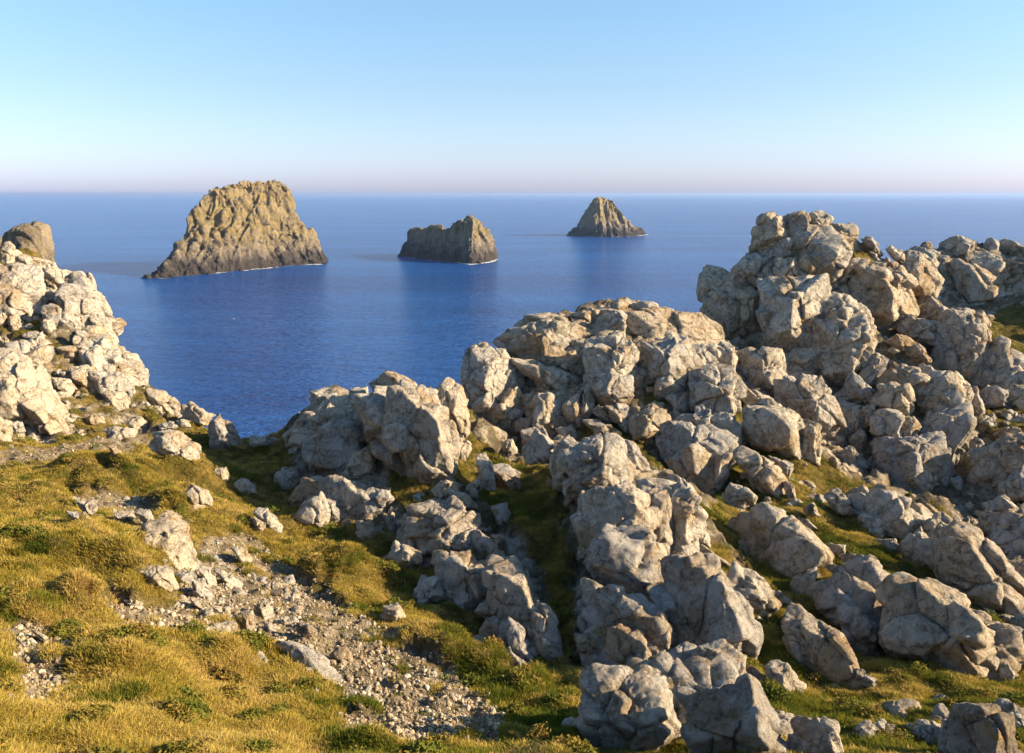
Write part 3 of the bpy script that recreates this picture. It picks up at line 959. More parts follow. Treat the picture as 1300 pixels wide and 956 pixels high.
# terraces on the sea cliffs
far = np.clip((steep - 1.2), 0, 1.5)
Z1 = Z1 + far * (ridged(base * 0.2, 4) - 1) * 0.8 * (Z0 < 42)
HG = Z1.reshape(GX.shape)
def ground_z(x, y):
    x = np.asarray(x, float); y = np.asarray(y, float)
    i = np.clip(np.searchsorted(XS, x) - 1, 0, len(XS) - 2); j = np.clip(np.searchsorted(YS, y) - 1, 0, len(YS) - 2)
    a = np.clip((x - XS[i]) / (XS[i + 1] - XS[i]), 0, 1); b = np.clip((y - YS[j]) / (YS[j + 1] - YS[j]), 0, 1)
    return (HG[i, j] * (1 - a) * (1 - b) + HG[i + 1, j] * a * (1 - b) + HG[i, j + 1] * (1 - a) * b + HG[i + 1, j + 1] * a * b)
def hit(px, py, d0=9.0, d1=95.0):
    """first distance at which the photo ray meets the ground"""
    r = ray(px, py); t = np.arange(d0, d1, 0.1)
    below = CAM_Z + r[2] * t < ground_z(r[0] * t, t)
    return t[np.argmax(below)] if below.any() else None
def field(F, x, y):
    i = np.clip(np.searchsorted(XS, x) - 1, 0, len(XS) - 2); j = np.clip(np.searchsorted(YS, y) - 1, 0, len(YS) - 2)
    return F.reshape(GX.shape)[i, j]
ground = mesh_obj('ground', np.stack([P2[:, 0], P2[:, 1], Z1], 1), grid_faces(len(XS), len(YS)), GROUND)
for nm, v in (('grass', grass_m), ('bare', bare_m)):
    at_ = ground.data.attributes.new(nm, 'FLOAT', 'POINT'); at_.data.foreach_set('value', v.astype(np.float32))
tag(ground, kind='structure', label='grassy rocky headland falling to the sea')

# ------------------------------------------------------------------ the sea
rr = np.concatenate([[0], np.geomspace(20, 70000, 60)]); na = 96
ang = np.linspace(0, 2 * math.pi, na, endpoint=False)
sv = np.stack([np.outer(rr, np.cos(ang)).ravel(), np.outer(rr, np.sin(ang)).ravel(), np.zeros(len(rr) * na)], 1)
sea = mesh_obj('sea', sv, grid_faces(len(rr), na, True), SEA)
tag(sea, kind='structure', label='deep blue rippled sea reaching a hazy horizon')
# ------------------------------------------------------------------ boulders
ICO = {}
def ico(level):
    if level not in ICO:
        bm = bmesh.new(); bmesh.ops.create_icosphere(bm, subdivisions=level, radius=1.0)
        me = bpy.data.meshes.new('rock_template'); bm.to_mesh(me); bm.free()
        me.polygons.foreach_set('use_smooth', np.ones(len(me.polygons), bool))
        me.materials.append(ROCK)
        co = np.empty(len(me.vertices) * 3, np.float32); me.vertices.foreach_get('co', co)
        ICO[level] = (me, co.reshape(-1, 3))
    return ICO[level]
def hull2d(pts):
    pts = sorted(set(map(tuple, pts)))
    def half(ps):
        h = []
        for p in ps:
            while len(h) >= 2 and (h[-1][0] - h[-2][0]) * (p[1] - h[-2][1]) - (h[-1][1] - h[-2][1]) * (p[0] - h[-2][0]) <= 0: h.pop()
            h.append(p)
        return h[:-1]
    return np.array(half(pts) + half(pts[::-1]))
def shape_rock(poly, rng, ridge, level, thick=None, blocky=1.0):
    """a weathered, fractured block whose outline (x right, z up) is poly; y is depth. returns local vertices"""
    poly = hull2d(poly)
    x, z = poly[:, 0], poly[:, 1]; x2, z2 = np.roll(x, -1), np.roll(z, -1)
    cr = x * z2 - x2 * z; A = cr.sum() / 2
    c = np.array([((x + x2) * cr).sum(), ((z + z2) * cr).sum()]) / (6 * A)
    poly = poly - c
    s = math.sqrt(abs(A)); W = np.ptp(poly[:, 0]) / 2; H = np.ptp(poly[:, 1]) / 2
    tf = 0.62 * min(s, 2.2 * min(W, H)) * rng.uniform(0.85, 1.2); tb = tf * rng.uniform(1.0, 1.3)
    if thick: tf *= thick; tb *= thick
    N, h = [], []
    for k in range(len(poly)):
        p, q = poly[k], poly[(k + 1) % len(poly)]
        e = q - p; L = np.linalg.norm(e)
        if L < 1e-4: continue
        n = np.array([e[1], -e[0]]) / L; d = max(n @ p, 0.12 * s)
        for sg in (-1, 1):
            a = math.radians(rng.uniform(8, 32))
            N.append((n[0] * math.cos(a), sg * math.sin(a), n[1] * math.cos(a))); h.append(d * math.cos(a))
    rx = ridge * W
    def facet(n, p):
        n = np.array(n, float); n /= np.linalg.norm(n); N.append(tuple(n)); h.append(max(n @ np.array(p, float), 0.3 * tf))
    zz = rng.uniform(-0.25, 0.25) * H
    facet((-rng.uniform(0.25, 0.75), -1, rng.uniform(-0.05, 0.45)), (rx, -tf, zz))
    facet((rng.uniform(0.6, 1.3), -1, rng.uniform(-0.15, 0.35)), (rx, -tf, zz))
    facet((rng.uniform(-0.3, 0.3), -0.8, rng.uniform(0.7, 1.3)), (rx, -tf, zz + 0.25 * H))
    facet((rng.uniform(-0.3, 0.3), -1, -rng.uniform(0.5, 1.0)), (rx, -tf, zz - 0.3 * H))
    facet((rng.uniform(-0.3, 0.3), 1, rng.uniform(-0.3, 0.3)), (0, tb, 0))
    N = np.array(N, np.float32); h = np.array(h, np.float32)
    me, u = ico(level)
    d = u * np.array([W, (tf + tb) / 2, H], np.float32); d /= np.linalg.norm(d, axis=1)[:, None]
    p = rng.uniform(28, 60)
    r = (np.maximum(d @ N.T / h, 0) ** p).sum(1) ** (-1 / p)
    V = d * r[:, None]
    off = rng.uniform(-50, 50, 3).astype(np.float32)
    # fracture cells: every cell proud or sunken, open joints between
    K = int(np.clip(6 + 4.5 * s * blocky, 6, 44))
    S = rng.uniform(-1, 1, (K, 3)) * np.array([W, tf, H]) * 1.05
    Vw = V + 0.10 * s * np.stack([fbm(V / s * 1.6 + off + q * 31, 2) for q in range(3)], 1)
    D = np.sqrt(((Vw[:, None] - S[None]) ** 2).sum(2)) if K * len(V) < 6e5 else np.sqrt(np.maximum((Vw ** 2).sum(1)[:, None] + (S ** 2).sum(1)[None] - 2 * Vw @ S.T, 0))
    o2 = np.argpartition(D, 1, axis=1)[:, :2]; f1 = np.take_along_axis(D, o2, 1); i1 = np.where(f1[:, 0] <= f1[:, 1], o2[:, 0], o2[:, 1]); f1.sort(1)
    edge = f1[:, 1] - f1[:, 0]
    wj = np.clip(0.035 * s, 0.02, 0.07)
    cell = rng.uniform(-1, 1, K)[i1]
    disp = 0.042 * s * cell * np.clip(edge / (2.5 * wj), 0, 1) - np.clip(0.075 * s, 0.03, 0.20) * np.exp(-(edge / wj) ** 1.3)
    disp += 0.035 * s * fbm(V / s * 1.4 + off, 3)
    tilt = rng.normal(0, 0.20, (K, 3))
    disp += np.clip(((V - S[i1]) * tilt[i1]).sum(1), -0.075 * s, 0.075 * s)
    wp = V + off
    disp += np.clip(0.03 * s, 0.015, 0.09) * (ridged(wp / np.clip(0.5 * s, 0.25, 1.1), 4, 0.6) - 1.1)
    disp += 0.018 * fbm(wp / 0.16, 2) * min(1, s)
    V = V + d * disp[:, None]
    return V.astype(np.float32), c, (tf, tb, s)
def rock_from_outline(name, outline, depth, rng, ridge, parent=None, snap=True, push=0.25, thick=None, level=None, blocky=1.0, grow=1.05):
    o = np.array(outline, float); pc = o.mean(0)
    low = np.array([pc[0], pc[1] + 0.25 * np.ptp(o[:, 1])])
    d = depth
    if snap:
        t = hit(*low)
        if t is not None and t < d: d = t
    d += push * 0.5 * math.sqrt(np.ptp(o[:, 0]) * np.ptp(o[:, 1])) * d / F_PX
    P0 = at(*pc, d); C = np.array([0, 0, CAM_Z]); w = P0 - C; dist = np.linalg.norm(w); w /= dist
    ex = np.cross(w, (0, 0, 1)); ex /= np.linalg.norm(ex); ez = np.cross(ex, w)
    loc = []
    for q in o:
        rr_ = ray(*q); Q = rr_ * dist / (rr_ @ w) - w * dist
        loc.append((Q @ ex, Q @ ez))
    loc = [(a * grow, b * grow) for a, b in loc]
    size_px = max(np.ptp(o[:, 0]), np.ptp(o[:, 1]))
    if level is None: level = 6 if size_px > 98 else (5 if size_px > 22 else 4)
    V, c, (tf, tb, s) = shape_rock(loc, rng, ridge, level, thick, blocky)
    org = P0 + ex * c[0] + ez * c[1]
    M = np.stack([ex, w, ez]).astype(np.float32)
    Vw = V @ M
    me = ico(level)[0].copy(); me.name = name
    me.vertices.foreach_set('co', Vw.ravel()); me.update()
    ob = bpy.data.objects.new(name, me); COL.objects.link(ob)
    if parent is not None:
        ob.parent = parent; ob.location = Vector(org) - parent.location
    else: ob.location = org
    return ob
OUTCROP = {
 'hillside': ('sunlit hillside of pale rock ribs and dry turf above the sea', (-23, 45)),
 'slope': ('flat plates of pale rock showing through the grassy slope', (-8, 24)),
 'knoll': ('pale boulder knoll beside the saddle with a big rounded block on top', (-3, 33)),
 'bluff': ('broad cracked rock bluff with golden turf ledges facing the open sea', (5, 45)),
 'spine': ('steep rock spine with a huge grey slab and a bright yellow face', (4, 26)),
 'gully': ('row of tilted rock slabs stepping down the green gully', (12, 28)),
 'crest': ('long jointed rock crest along the upper edge of the green gully', (16, 31)),
 'crag': ('tall crag of piled grey boulders standing highest above the sea', (20, 52)),
 'arch': ('shaded rock ridge with a small see-through arch behind the tall crag', (42, 74)),
 'shoulder': ('dark rough rock shoulder below the tall crag beside the brown hollow', (28, 43)),
}
RIDGE = {'hillside': (-0.7, 0.1), 'slope': (-0.7, 0.2), 'knoll': (-0.35, 0.75), 'bluff': (-0.4, 0.7), 'spine': (-0.1, 0.8), 'gully': (0.2, 0.9), 'crest': (0.1, 0.9), 'crag': (-0.1, 0.9), 'arch': (0.5, 0.95), 'shoulder': (0.3, 0.95)}
GROW = {'slope': 1.32, 'gully': 1.28, 'crest': 1.34, 'hillside': 1.3}
THICK = {'bluff': 0.75, 'spine': 0.75, 'slope': 0.8, 'hillside': 0.8}
ROOTS = {}
for gi, (g, lst) in enumerate(OUTLINES.items()):
    label, (rx_, ry_) = OUTCROP[g]
    root = empty('rock_outcrop', (rx_, ry_, float(ground_z(rx_, ry_)))); ROOTS[g] = root
    tag(root, label, 'rock outcrop')
    P = np.array(DEPTHS[g], float); df = rbf_fit(P[:, :2], P[:, 2], lam=2.0)
    for k, o in enumerate(lst):
        rng = np.random.default_rng(1000 * gi + k)
        oa = np.array(o); oc = oa.mean(0) + np.array([0, 0.25 * np.ptp(oa[:, 1])])
        wd, ht = np.ptp(oa[:, 0]), np.ptp(oa[:, 1]); cov2 = np.linalg.eigvalsh(np.cov(oa.T))
        rock_from_outline('rock_slab' if cov2[1] > 3.2 * cov2[0] else 'rock_block', o, float(df(oc)[0]), rng, rng.uniform(*RIDGE[g]), root, snap=(g != 'arch'), grow=GROW.get(g, 1.27), thick=THICK.get(g, 0.85))
for gi, (g, txt) in enumerate(CORE.items()):
    P = np.array(DEPTHS[g], float); df = rbf_fit(P[:, :2], P[:, 2], lam=2.0)
    for k, line in enumerate(txt.splitlines()):
        o = [tuple(float(v) for v in q.split(',')) for q in line.split()]
        rng = np.random.default_rng(5000 + 100 * gi + k); oa = np.array(o); oc = oa.mean(0) + np.array([0, 0.12 * np.ptp(oa[:, 1])])
        rock_from_outline('rock_core', o, float(df(oc)[0]) + (0.9 if g == 'crag' else 0.35), rng, rng.uniform(*RIDGE[g]), ROOTS[g], snap=(g != 'arch'), grow=1.0, thick=0.6, blocky=1.6)
for k, (o, name, label, group) in enumerate(LOOSE):
    rng = np.random.default_rng(9000 + k)
    oc = np.array(o); foot = hit(oc[:, 0].mean(), oc[:, 1].max() - 0.12 * np.ptp(oc[:, 1]))
    ob = rock_from_outline(name, o, (foot or 44.0) , rng, rng.uniform(-0.5, 0.4), None, snap=foot is None, push=0.6)
    tag(ob, label, 'boulder' if name == 'boulder' else 'stone')
# the farther crag that shows over the hillside
rng = np.random.default_rng(77)
pin = empty('cliff_pinnacle', tuple(at(30, 700, 80))); pin.location.z = 0
for nm, o, dd, lv in (('summit_block', [(2,300),(8,289),(26,280),(42,279),(50,289),(58,289),(63,308),(68,330),(80,390),(-14,390),(-4,320)], 72.0, 7),
                      ('buttress', [(-20,380),(0,345),(40,338),(75,350),(120,520),(140,740),(-180,740),(-120,420)], 72.5, 6)):
    ob = rock_from_outline(nm, o, dd, rng, -0.2, pin, snap=False, level=6, blocky=4.0, grow=1.08, push=0.0); ob.data.materials[0] = CLIFF
tag(pin, 'weathered brown pinnacle rising behind the sunlit hillside', 'pinnacle')
ob = rock_from_outline('cliff_pinnacle', [(-40,300),(-10,288),(4,292),(5,330),(10,420),(-60,420)], 90.0, rng, 0.0, None, snap=False, level=6, blocky=0.6)
ob.data.materials[0] = CLIFF
tag(ob, 'sliver of tan cliff beyond the brown pinnacle', 'pinnacle')
# ------------------------------------------------------------------ sea stacks
def interp(poly, x):
    a = np.array(poly, float); return np.interp(x, a[:, 0], a[:, 1])
def sea_stack(label, top, water, wfun, nu, nv, amp, seed, flute=0.22, spur=22.0, skew=0.0):
    """top: silhouette (px,py); water: near waterline (px,py); wfun(t): distance of the ridge behind the waterline"""
    x0, x1 = top[0][0], top[-1][0]
    px = np.linspace(x0, x1, nu); t = (px - x0) / (x1 - x0)
    dw = np.array([sea_depth(y) for y in interp(water, px)])
    ends = np.clip(np.minimum(t, 1 - t) / 0.06, 0.02, 1) ** 0.5
    w = wfun(t) * ends
    dr = dw + w
    front = np.array([ray(p, 400)[0] for p in px])
    ratio = np.array([ray(p, y)[2] for p, y in zip(px, interp(top, px))])
    T = np.maximum(CAM_Z + ratio * dr, 0.3)
    # cross-section from the near waterline over the top to the far waterline: cliff above, spreading spurs below
    prof = np.array([(-1.0, -0.06), (-0.96, 0.06), (-0.80, 0.22), (-0.58, 0.42), (-0.36, 0.62), (-0.24, 0.80), (-0.17, 0.955), (-0.05, 0.995), (0.05, 1.0), (0.3, 0.97), (0.5, 0.75), (0.9, 0.3), (1.3, -0.06)])
    L = np.concatenate([[0], np.cumsum(np.hypot(np.diff(prof[:, 0]), np.diff(prof[:, 1])))])
    q = np.linspace(0, L[-1], nv); cy, cz = np.interp(q, L, prof[:, 0]), np.interp(q, L, prof[:, 1])
    X = np.array([ray(p, y)[0] for p, y in zip(px, interp(top, px))]) * dr
    # spurs and gullies running down the flank
    U, C = np.meshgrid(X, cz, indexing='ij')
    sp = fbm(np.stack([U.ravel() / spur, 0.6 * C.ravel(), 0 * U.ravel() + seed], 1), 4, 0.55).reshape(nu, nv)
    flank = np.clip(1.15 - C, 0, 1) * np.clip(C + 0.25, 0, 1)
    V = np.zeros((nu, nv, 3))
    V[:, :, 0] = X[:, None] + skew * w[:, None] * np.minimum(cy, 0)[None]
    V[:, :, 1] = dr[:, None] + w[:, None] * cy[None] * (1 + 0.0 * sp) + np.sign(-cy[None]) * sp * w[:, None] * 0.55 * flank * -1
    V[:, :, 2] = T[:, None] * cz[None]
    P = V.reshape(-1, 3)
    n = np.cross(np.gradient(V, axis=0), np.gradient(V, axis=1)).reshape(-1, 3)
    n /= np.linalg.norm(n, axis=1)[:, None] + 1e-9
    if n[(nu // 2) * nv + nv // 3][1] > 0: n = -n
    Q = P * np.array([1, 1, flute]) + seed
    Wp = P + 3.0 * np.stack([fbm(P / 14 + 7 * q + seed, 3) for q in range(3)], 1)
    lean = Wp + np.array([0.35, 0, 0]) * Wp[:, 2:3]
    e1, i1 = worley(lean * np.array([1, 1, 0.42]) / 13 + seed); e2, i2 = worley(lean * np.array([1, 1, 0.5]) / 5.5 + seed, 5)
    d = amp * (1.5 * (i1 - 0.5) * np.clip(e1 / 0.15, 0, 1) - 0.5 * np.exp(-e1 / 0.06) + 0.75 * (i2 - 0.5) * np.clip(e2 / 0.12, 0, 1) - 0.3 * np.exp(-e2 / 0.07) + 0.35 * (ridged(Q / 9, 4, 0.6) - 1.3))
    d -= d.mean()
    edge = np.clip(np.repeat(ends, nv), 0.15, 1)
    P = P + n * (d * edge)[:, None]
    PP = P.reshape(nu, nv, 3); shore = PP[np.arange(nu), np.argmax(PP[:, :, 2] > 0.6, axis=1)]
    root = empty('sea_stack', (float(P[:, 0].mean()), float(P[:, 1].mean()), 0.0))
    b = mesh_obj('rock_body', P - np.array(root.location), grid_faces(nu, nv), STACK, root)
    tag(root, label, 'sea stack', 'sea stacks off the headland')
    # low wet rocks along the waterline
    rg = np.random.default_rng(int(seed * 10))
    for k in range(9):
        i = int(rg.uniform(0.03, 0.97) * (nu - 1)); sz = rg.uniform(1.5, 4.0)
        V, c, _ = shape_rock(np.array([(-1, -.5), (-.6, .5), (.1, .8), (.8, .4), (1, -.5)]) * sz, rg, 0.3, 4)
        me = ico(4)[0].copy(); me.name = 'shore_rock'; me.vertices.foreach_set('co', V.ravel()); me.update(); me.materials[0] = STACK
        o = bpy.data.objects.new('shore_rock', me); COL.objects.link(o); o.parent = root
        o.location = Vector((shore[i, 0], shore[i, 1] - rg.uniform(-1.5, 2), 0.3)) - root.location
    return shore
def wash(shore, label, pts, seed):
    """broken foam where the swell meets the rock: thin lumpy tongues lying on the water"""
    a = np.array(pts, float); n = len(shore)
    spx, _ = project(shore); th = np.interp(spx, a[:, 0], a[:, 1]); t = np.linspace(0, 1, n)
    ys = np.convolve(np.pad(shore[:, 1], 4, mode='edge'), np.ones(9) / 9, 'valid')
    m = 15; f = np.linspace(-1, 1, m); V = np.zeros((n, m, 3))
    V[:, :, 0] = shore[:, 0:1]; V[:, :, 1] = ys[:, None] - 1.5 + f[None] * (2.0 + 1.1 * th)[:, None]
    brk = 0.75 + 0.9 * fbm(np.stack([V[:, 0, 0] * 0.07, 0 * t + seed, 0 * t], 1), 3)
    cover = ((brk * th / 5.0)[:, None] * (1 - f[None] ** 2)).clip(0, 1)
    V = V.reshape(-1, 3); nz = fbm(V * 0.2 + seed, 4)
    V[:, 2] = 0.10 + np.maximum(0, 0.5 * nz * cover.ravel())
    o = mesh_obj('sea_foam', V, grid_faces(n, m), FOAM)
    at_ = o.data.attributes.new('cover', 'FLOAT', 'POINT'); at_.data.foreach_set('value', cover.ravel().astype(np.float32))
    tag(o, label, 'foam', kind='stuff')
top1 = [(219,354),(226,346),(233,334),(240,316),(246,300),(248,284),(249,268),(258,262),(266,250),(270,243),(276,241),(283,240),(292,236),(312,233),(330,232),(347,232),(358,236),(363,241),(365,252),(368,268),(376,278),(384,288),(394,292),(399,305),(405,322),(412,336)]
shore1 = sea_stack('large flat-topped sea stack with a golden sunlit cliff', top1, [(196,354),(250,353),(300,351),(340,346),(380,341),(412,336)],
          lambda t: 34 + 26 * np.sin(np.pi * np.clip(t, 0, 1)), 420, 220, 3.3, 3.1, 0.3, 18.0, 0.36)
top2 = [(506,325),(512,312),(517,307),(518,296),(524,291),(533,289),(541,292),(545,287),(550,286),(562,288),(565,293),(572,289),(580,282),(585,279),(592,278),(598,276),(604,279),(611,282),(614,289),(621,293),(624,302),(630,312),(632,329)]
shore2 = sea_stack('low jagged sea stack with a saddle and shaded long flank', top2, [(506,325),(540,329),(575,333),(600,335),(618,333),(632,329)],
          lambda t: 14 + 14 * np.sin(np.pi * t), 280, 130, 2.4, 11.7, 0.35, 14.0)
top3 = [(719,299),(726,294),(734,285),(740,275),(748,265),(754,254),(760,251),(768,252),(776,256),(784,265),(790,273),(798,281),(806,289),(815,293),(822,298)]
shore3 = sea_stack('distant cone-shaped sea stack ringed by white surf', top3, [(719,299),(760,301),(790,301),(822,298)],
          lambda t: 20 + 26 * np.sin(np.pi * t), 250, 130, 2.8, 23.4, 0.5, 16.0)
wash(shore1, 'white surf along the foot of the flat-topped sea stack', [(196,2.5),(250,2.5),(268,6),(292,6),(304,2.5),(318,5.5),(345,5),(358,2.5),(416,3)], 1.5)
wash(shore2, 'white surf at the sunlit end of the jagged sea stack', [(506,2.5),(550,3),(575,3.5),(598,5),(615,7),(632,7)], 4.2)
wash(shore3, 'thin surf around the cone-shaped sea stack', [(719,2.5),(765,3.5),(800,6),(822,8)], 7.7)
# ------------------------------------------------------------------ small rocks, stones, turf
PROTO = []
for k in range(9):
    rng = np.random.default_rng(500 + k)
    n = rng.integers(5, 8); a = np.sort(rng.uniform(0, 2 * math.pi, n)); a = a + np.linspace(0, 0.4, n)
    a = np.linspace(0, 2 * math.pi, n, endpoint=False) + rng.uniform(-0.3, 0.3, n)
    poly = np.stack([np.cos(a) * rng.uniform(0.8, 1.1, n), np.sin(a) * rng.uniform(0.55, 0.9, n)], 1)
    V, c, _ = shape_rock(poly, rng, rng.uniform(-0.5, 0.5), 5, None, 1.5)
    me = ico(5)[0].copy(); me.name = 'rock_chunk'; me.vertices.foreach_set('co', V.ravel()); me.update(); PROTO.append(me)
def chunk(name, px, py, size_px, rng, parent, sink=0.15):
    t = hit(px, py)
    if t is None: return None
    p = at(px, py, t); s = size_px * np.linalg.norm(p - np.array([0, 0, CAM_Z])) / F_PX / 2
    o = bpy.data.objects.new(name, PROTO[rng.integers(len(PROTO))]); COL.objects.link(o)
    o.scale = (s, s * rng.uniform(0.8, 1.2), s * rng.uniform(0.75, 1.2)); o.rotation_euler = (rng.uniform(-0.5, 0.5), rng.uniform(-0.6, 0.6), rng.uniform(-3.1, 3.1))
    q = Vector(p) + Vector((0, 0, -sink * s + 0.2 * s))
    if parent is not None: o.parent = parent; q = q - parent.location
    o.location = q
    return o
ZONES = {'knoll': (ROCKY[2], 45), 'bluff': (ROCKY[0], 50), 'spine': (ROCKY[1], 45), 'crag': ([(900,440),(1000,300),(1190,330),(1300,560),(1280,640),(1150,640),(1000,560)], 110),
         'gully': ([(930,500),(1040,590),(1060,700),(1130,860),(930,956),(930,700)], 60), 'crest': (ROCKY[4], 25), 'hillside': ([(0,330),(60,330),(150,420),(230,530),(180,550),(0,570)], 70),
         'shoulder': ([(1230,470),(1300,470),(1300,720),(1220,660)], 40), 'slope': ([(150,650),(240,650),(330,700),(420,790),(500,860),(420,900),(240,800)], 130)}
for zi, (g, (poly, n)) in enumerate(ZONES.items()):
    rng = np.random.default_rng(700 + zi); a = np.array(poly, float); k = 0; tries = 0
    while k < n and tries < 2000:
        tries += 1
        x, y = rng.uniform(a[:, 0].min(), a[:, 0].max()), rng.uniform(a[:, 1].min(), a[:, 1].max())
        if not in_poly(np.array([x]), np.array([y]), poly)[0]: continue
        sz = 10 + 26 * rng.random() ** 2
        if chunk('rock_chunk', x, y, sz, rng, ROOTS[g], 0.5): k += 1
# the bottom of the stony slope below the caption: rocks go on as above
rng = np.random.default_rng(41)
for k in range(26):
    chunk('rock_chunk', rng.uniform(700, 1000), rng.uniform(880, 960), rng.uniform(18, 60), rng, ROOTS['spine'])
for k in range(16):
    chunk('rock_chunk', rng.uniform(1060, 1300), rng.uniform(890, 960), rng.uniform(18, 55), rng, ROOTS['gully'])
# loose stones big enough to pick out on the stony slope
rng = np.random.default_rng(42); k = 0
while k < 190:
    w_ = rng.random(); zone = 0 if w_ < 0.76 else (1 if w_ < 0.88 else 3)
    q = BARE[zone]
    a = np.array(q, float); x, y = rng.uniform(a[:, 0].min(), a[:, 0].max()), rng.uniform(a[:, 1].min(), a[:, 1].max())
    if not in_poly(np.array([x]), np.array([y]), q)[0]: continue
    o = chunk('stone', x, y, 5 + 9 * rng.random() ** 2, rng, None, 0.25)
    if o:
        tag(o, {0: 'small loose stone lying on the long bare stony slope', 1: 'small loose stone in the gravel hollow under the grass bank', 3: 'small loose stone on the worn patch in the turf below the footpath'}[zone], 'stone',
            {0: 'loose stones on the bare stony slope', 1: 'loose stones in the gravel hollow', 3: 'loose stones on the worn patch'}[zone]); k += 1

# ---- scattered stuff through geometry nodes
def scatter(name, pts, rot, scl, protos, label):
    c = bpy.data.collections.new(name + '_kinds')
    for pr in protos: c.objects.link(pr)
    me = bpy.data.meshes.new(name); me.vertices.add(len(pts)); me.vertices.foreach_set('co', np.asarray(pts, np.float32).ravel())
    for nm, v, ty, key in (('rot', rot, 'FLOAT_VECTOR', 'vector'), ('scl', scl, 'FLOAT_VECTOR', 'vector')):
        at_ = me.attributes.new(nm, ty, 'POINT'); at_.data.foreach_set(key, np.asarray(v, np.float32).ravel())
    o = bpy.data.objects.new(name, me); COL.objects.link(o)
    ng = bpy.data.node_groups.new(name, 'GeometryNodeTree')
    ng.interface.new_socket('Geometry', in_out='INPUT', socket_type='NodeSocketGeometry')
    ng.interface.new_socket('Geometry', in_out='OUTPUT', socket_type='NodeSocketGeometry')
    gi, go = ng.nodes.new('NodeGroupInput'), ng.nodes.new('NodeGroupOutput')
    ci = ng.nodes.new('GeometryNodeCollectionInfo'); ci.inputs['Collection'].default_value = c
    ci.inputs['Separate Children'].default_value = True; ci.inputs['Reset Children'].default_value = True
    ip = ng.nodes.new('GeometryNodeInstanceOnPoints'); ip.inputs['Pick Instance'].default_value = True
    ar = ng.nodes.new('GeometryNodeInputNamedAttribute'); ar.data_type = 'FLOAT_VECTOR'; ar.inputs[0].default_value = 'rot'
    as_ = ng.nodes.new('GeometryNodeInputNamedAttribute'); as_.data_type = 'FLOAT_VECTOR'; as_.inputs[0].default_value = 'scl'
    e2r = ng.nodes.new('FunctionNodeEulerToRotation')
    L = ng.links
    L.new(gi.outputs[0], ip.inputs['Points']); L.new(ci.outputs[0], ip.inputs['Instance'])
    L.new(ar.outputs[0], e2r.inputs[0]); L.new(e2r.outputs[0], ip.inputs['Rotation']); L.new(as_.outputs[0], ip.inputs['Scale'])
    L.new(ip.outputs[0], go.inputs[0])
    md = o.modifiers.new('scatter', 'NODES'); md.node_group = ng
    tag(o, label, kind='stuff')
    return o
def tuft(name, mat, rng, blades, h, rad, wid, lean):
    V, F = [], []
    for b in range(blades):
        a, r0 = rng.uniform(0, 2 * math.pi), rad * math.sqrt(rng.random())
        x, y = r0 * math.cos(a), r0 * math.sin(a)
        hh = h * (rng.uniform(0.4, 1.1) if b % 14 else rng.uniform(1.2, 1.7)); la = rng.uniform(0, 2 * math.pi); ll = lean * hh * rng.uniform(0.3, 1.0)
        dx, dy = math.cos(la) * ll + 0.5 * x * hh / h, math.sin(la) * ll + 0.5 * y * hh / h
        wa = rng.uniform(0, math.pi); wx, wy = math.cos(wa) * wid / 2, math.sin(wa) * wid / 2
        k = len(V)
        V += [(x - wx, y - wy, -0.03), (x + wx, y + wy, -0.03), (x + dx * 0.4 + wx * 0.8, y + dy * 0.4 + wy * 0.8, hh * 0.6), (x + dx * 0.4 - wx * 0.8, y + dy * 0.4 - wy * 0.8, hh * 0.6), (x + dx, y + dy, hh * (1 - 0.25 * lean))]
        F += [(k, k + 1, k + 2), (k, k + 2, k + 3), (k + 3, k + 2, k + 4)]
    me = bpy.data.meshes.new(name); me.from_pydata(V, [], F); me.materials.append(mat)
    return bpy.data.objects.new(name, me)
def sprig(name, mat, rng, n, h, rad):
    """low heather or thrift cushion: small leaves over a dome"""
    V, F = [], []
    for b in range(n):
        a, e = rng.uniform(0, 2 * math.pi), math.asin(rng.uniform(0.0, 1)); q = rng.uniform(0.65, 1.05)
        c = np.array([math.cos(a) * math.cos(e) * rad, math.sin(a) * math.cos(e) * rad, math.sin(e) * h]) * q
        u = rng.normal(size=3); u /= np.linalg.norm(u); v = np.cross(u, rng.normal(size=3)); v /= np.linalg.norm(v)
        l = rng.uniform(0.018, 0.045)
        k = len(V); V += [tuple(c - u * l), tuple(c + v * l * 0.45), tuple(c + u * l), tuple(c - v * l * 0.45)]; F.append((k, k + 1, k + 2, k + 3))
    me = bpy.data.meshes.new(name); me.from_pydata(V, [], F); me.materials.append(mat)
    return bpy.data.objects.new(name, me)
rng = np.random.default_rng(5)
def candidates(n, x0=-34, x1=46, y0=10, y1=66):
    # more of them close by: the number per square metre falls off with distance
    u = rng.random(n); y = 1.0 / (1.0 / y0 + u * (1.0 / y1 - 1.0 / y0)); 
    x = rng.uniform(-0.72, 0.72, n) * y
    return x, y
x, y = candidates(190000)
g = np.maximum(field(grass_m, x, y), 0.012 * field(bare * 1.0, x, y)); z = ground_z(x, y)
px_, py_ = project(np.stack([x, y, z], 1))
dens = g * np.clip(0.8 + 0.8 * fbm(np.stack([x, y, 0 * x], 1) * 0.9 + 3, 3), 0.15, 1)
seen = (px_ > -60) & (px_ < 1360) & (py_ < 1000) & (z > 35)
keep = (rng.random(len(x)) < dens) & seen
x, y, z = x[keep], y[keep], z[keep]; px_, py_ = px_[keep], py_[keep]
grad_x = (ground_z(x + 0.3, y) - ground_z(x - 0.3, y)) / 0.6; grad_y = (ground_z(x, y + 0.3) - ground_z(x, y - 0.3)) / 0.6
tl = 0.55
